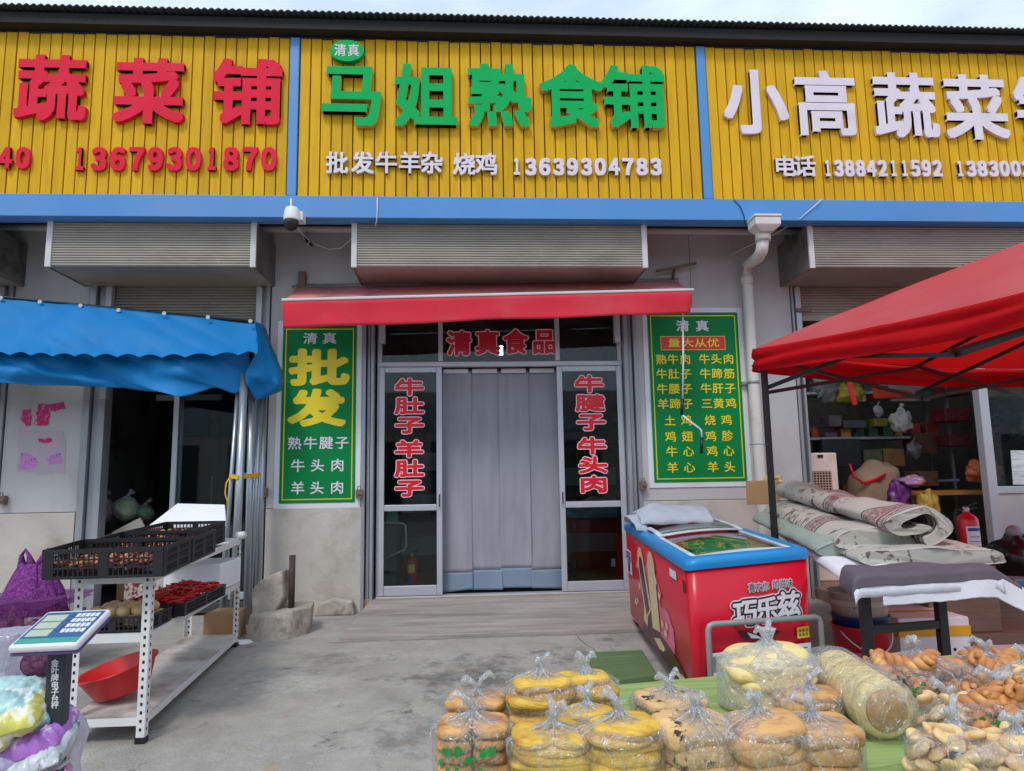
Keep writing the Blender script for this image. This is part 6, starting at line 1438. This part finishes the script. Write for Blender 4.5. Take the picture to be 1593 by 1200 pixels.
stackbag('clear bag of yellow flat breads in the front row beside the seeded breads', 967, 1212, 112, 122, 'bread_y', 'disc', 7, 6)
stackbag('clear bag of seeded square breads with green printed leaves on its left side', 1044, 1135, 100, 78, 'bread_s', 'slab', 3, 7, prt=True, rz=.3)
stackbag('clear bag of pale seeded breads in front of the leaf printed bag', 1088, 1212, 112, 128, 'bread_s', 'slab', 3, 8, rz=.2)
stackbag('clear bag of plain brown flat breads between the seeded breads and the square stack', 1185, 1215, 112, 128, 'bread_b', 'disc', 5, 9)
stackbag('clear bag of square yellow brown breads left of the big cake roll', 1268, 1200, 116, 100, 'bread_b', 'slab', 3, 10, rz=-.15)
stackbag('large milky bag of pale round breads standing before the freezer', 1200, 1100, 126, 122, 'bread_p', 'disc', 5, 11, film_='film_white', fy=.75)
stackbag('clear bag of yellow flat breads in the middle row, between four other yellow bags', 915, 1168, 80, 90, 'bread_y', 'disc', 7, 12)
stackbag('clear bag of brown flat breads behind the square stack and left of the cake roll', 1262, 1128, 84, 70, 'bread_b', 'disc', 5, 14)
# cake column in a bag, lying
c = bpos(1345, 1150); t = T('bread_bag', 'long clear bag of round pale cakes lying as a roll with a brown cut face', 'bread bag', c, BG)
e0, e1 = P(1300, 1085, Y=2.0), P(1386, 1182, Y=1.70); e0.z, e1.z = .828, .821
d = (e1-e0); Ln = d.length; d.normalize(); rotm = d.to_track_quat('Z', 'Y').to_matrix(); n = 6; RR = .068
for i in range(n):
    q = MB(); p = e0.lerp(e1, (i+.5)/n); th = Ln/n*.49
    q.lathe(p, [(.001, -th), (RR*.86, -th), (RR*.98, -th*.6), (RR, 0), (RR*.98, th*.6), (RR*.88, th), (RR*.72, th*1.01), (.001, th*.99)], 32, 0, True, rotm); q.build('cake', M['bread_p'], t)
q = MB(); q.lathe(e1, [(.001, 0), (RR*.72, .0), (RR*.66, .006), (.001, .008)], 28, 0, True, rotm); q.build('cut_face', M['crumb'], t)
q = MB(); rg = []
for i in range(36):
    s_ = i/35; ln = -.16+s_*(Ln+.20); p = e0+d*ln; f = 1.0
    if ln < 0: f = .25+.75*max(0, 1+ln/.16)**.7
    if ln > Ln: f = max(.3, 1-(ln-Ln)/.08)
    ring = []
    for k in range(48):
        a = 2*math.pi*k/48; w_ = 1+.035*math.sin(a*9+s_*14)+.05*noise.noise(Vector((math.cos(a)*2, math.sin(a)*2, s_*6)))
        ring.append(p+(rotm @ Vector((math.cos(a), math.sin(a), 0)))*RR*1.1*f*w_)
    rg.append(ring)
q.rings(rg, 0, True); q.build('film', M['film'], t)
kx = P(1352, 1075, Y=2.0); q = MB(); q.blob(kx, .012, .012, .012, 0, 10, 8, .3, 60)
for dx, dz in ((-.02, .03), (.035, .015), (.02, -.02)): q.tube([kx, kx+Vector((dx*.6, 0, dz*.9)), kx+Vector((dx*1.6, -.01, dz*1.2))], [.005, .012, .006], 8)
q.build('knot', M['film_dense'], t)
# twists and biscuits
def pieces(label, px, py, wpx, hpx, m, sd, n, mk, film_='film', prt=False, rz=0, fx=1, fy=.8):
    c = bpos(px, py); dist = (c-CAMP).length; w_ = wpx/FPX*dist; h = hpx/FPX*dist*.72; c = Vector((c.x, c.y, .752)); r = random.Random(sd)
    t = T('bread_bag', label, 'bread bag', c, BG); hb = h*.70; src = None
    src = mk(); nm = 'twist' if m == 'twist' else 'biscuit'
    for i in range(n):
        a = r.uniform(0, 6.28); rr = r.random()**.5; z = r.uniform(.04, .95)
        k = (1-z**3*.55)
        o = bpy.data.objects.new(nm, src); COL.objects.link(o); o.parent = t; ORG[o.name] = c
        o.location = (math.cos(a)*rr*w_*.42*k, math.sin(a)*rr*w_*.42*fy*k, .012+z*hb); o.rotation_euler = (r.uniform(-.7, .7), r.uniform(-.7, .7), r.uniform(0, 6.28)); s_ = r.uniform(.85, 1.15); o.scale = (s_, s_, s_)
    bagfilm(c, w_*.5, w_*.5*fy, h*1.05, sd, .52, film_).build('film', M[film_], t)
    knot(c, h*.90, t, sd, 3, .7); creases(c, w_*.5, w_*.5*fy, h*1.05, .52, sd, t)
    if prt:
        q = MB()
        for i in range(18):
            a = r.uniform(-2.6, -1.9); z = r.uniform(.12, .5)*h; d = Vector((math.cos(a), math.sin(a), 0)); tt_ = Vector((-d.y, d.x, 0)); s_ = r.uniform(.004, .009)
            p = c+Vector((math.cos(a)*w_*.515, math.sin(a)*w_*.515*fy, z)); q.add([p+(tt_*math.cos(k*1.05+i)+Vector((0, 0, 1))*math.sin(k*1.05+i))*s_*r.uniform(.5, 1.3) for k in range(6)], [list(range(6))])
        q.build('print', M['print_green'], t)
    return t
def mesh_twist():
    q = MB(); n = 22
    for ph in (0, math.pi):
        q.tube([Vector((-.05+.1*i/n, .011*math.cos(ph+i*.62), .011*math.sin(ph+i*.62))) for i in range(n+1)], [.006+.008*math.sin(math.pi*(i+1)/(n+2)) for i in range(n+1)], 8)
    o = q.build('twist', M['twist']); me = o.data; bpy.data.objects.remove(o); return me
def mesh_bisc():
    q = MB(); q.blob((0, 0, 0), .027, .021, .009, 0, 18, 8, .2, 30, .85); o = q.build('biscuit', M['biscuit']); me = o.data; bpy.data.objects.remove(o); return me
pieces('clear bag of orange fried twists with green print, far row right of the bucket legs', 1428, 1088, 140, 92, 'twist', 41, 26, mesh_twist, prt=True)
pieces('clear bag of fried twists second from the right picture edge in the far row', 1540, 1078, 104, 74, 'twist', 42, 22, mesh_twist)
pieces('clear bag of fried twists with green print before the right edge bags', 1560, 1148, 112, 92, 'twist', 43, 24, mesh_twist, prt=True)
pieces('clear bag of pale round biscuits right of the cake roll', 1492, 1215, 118, 104, 'biscuit', 44, 60, mesh_bisc)
pieces('clear bag of pale round biscuits in the bottom right corner', 1590, 1225, 120, 100, 'biscuit', 45, 55, mesh_bisc)
pieces('small clear bag of pale biscuits behind the biscuit bags', 1478, 1142, 100, 70, 'biscuit', 46, 36, mesh_bisc)
pieces('milky bag with green specks at the right picture edge', 1608, 1110, 90, 96, 'biscuit', 47, 30, mesh_bisc, 'film_white', prt=True)
q = MB(); a = P(1580, 1018, Y=2.75); q.hexa([a+Vector((-.06, -.02, -.045)), a+Vector((.16, -.02, -.045)), a+Vector((.16, .12, -.045)), a+Vector((-.06, .12, -.045))], [a+Vector((-.11, -.05, .0)), a+Vector((.2, -.05, .0)), a+Vector((.2, .15, .0)), a+Vector((-.11, .15, .0))], 0); q.box(a.x-.08, a.x+.19, a.y-.03, a.y+.13, a.z+.001, a.z+.006, 1)
q.box(a.x-.012, a.x+.012, a.y+.04, a.y+.064, GZ(2.7), a.z-.046, 0)
q.thing('counter_scale', 'metal tray scale with colourful panel at the right end of the bread table', 'scale', [M['alu2'], mat('colour panel', (150, 130, 150), .4, c2=(220, 110, 60), s2=7, lo=.5, hi=.56)], bevel=.004)
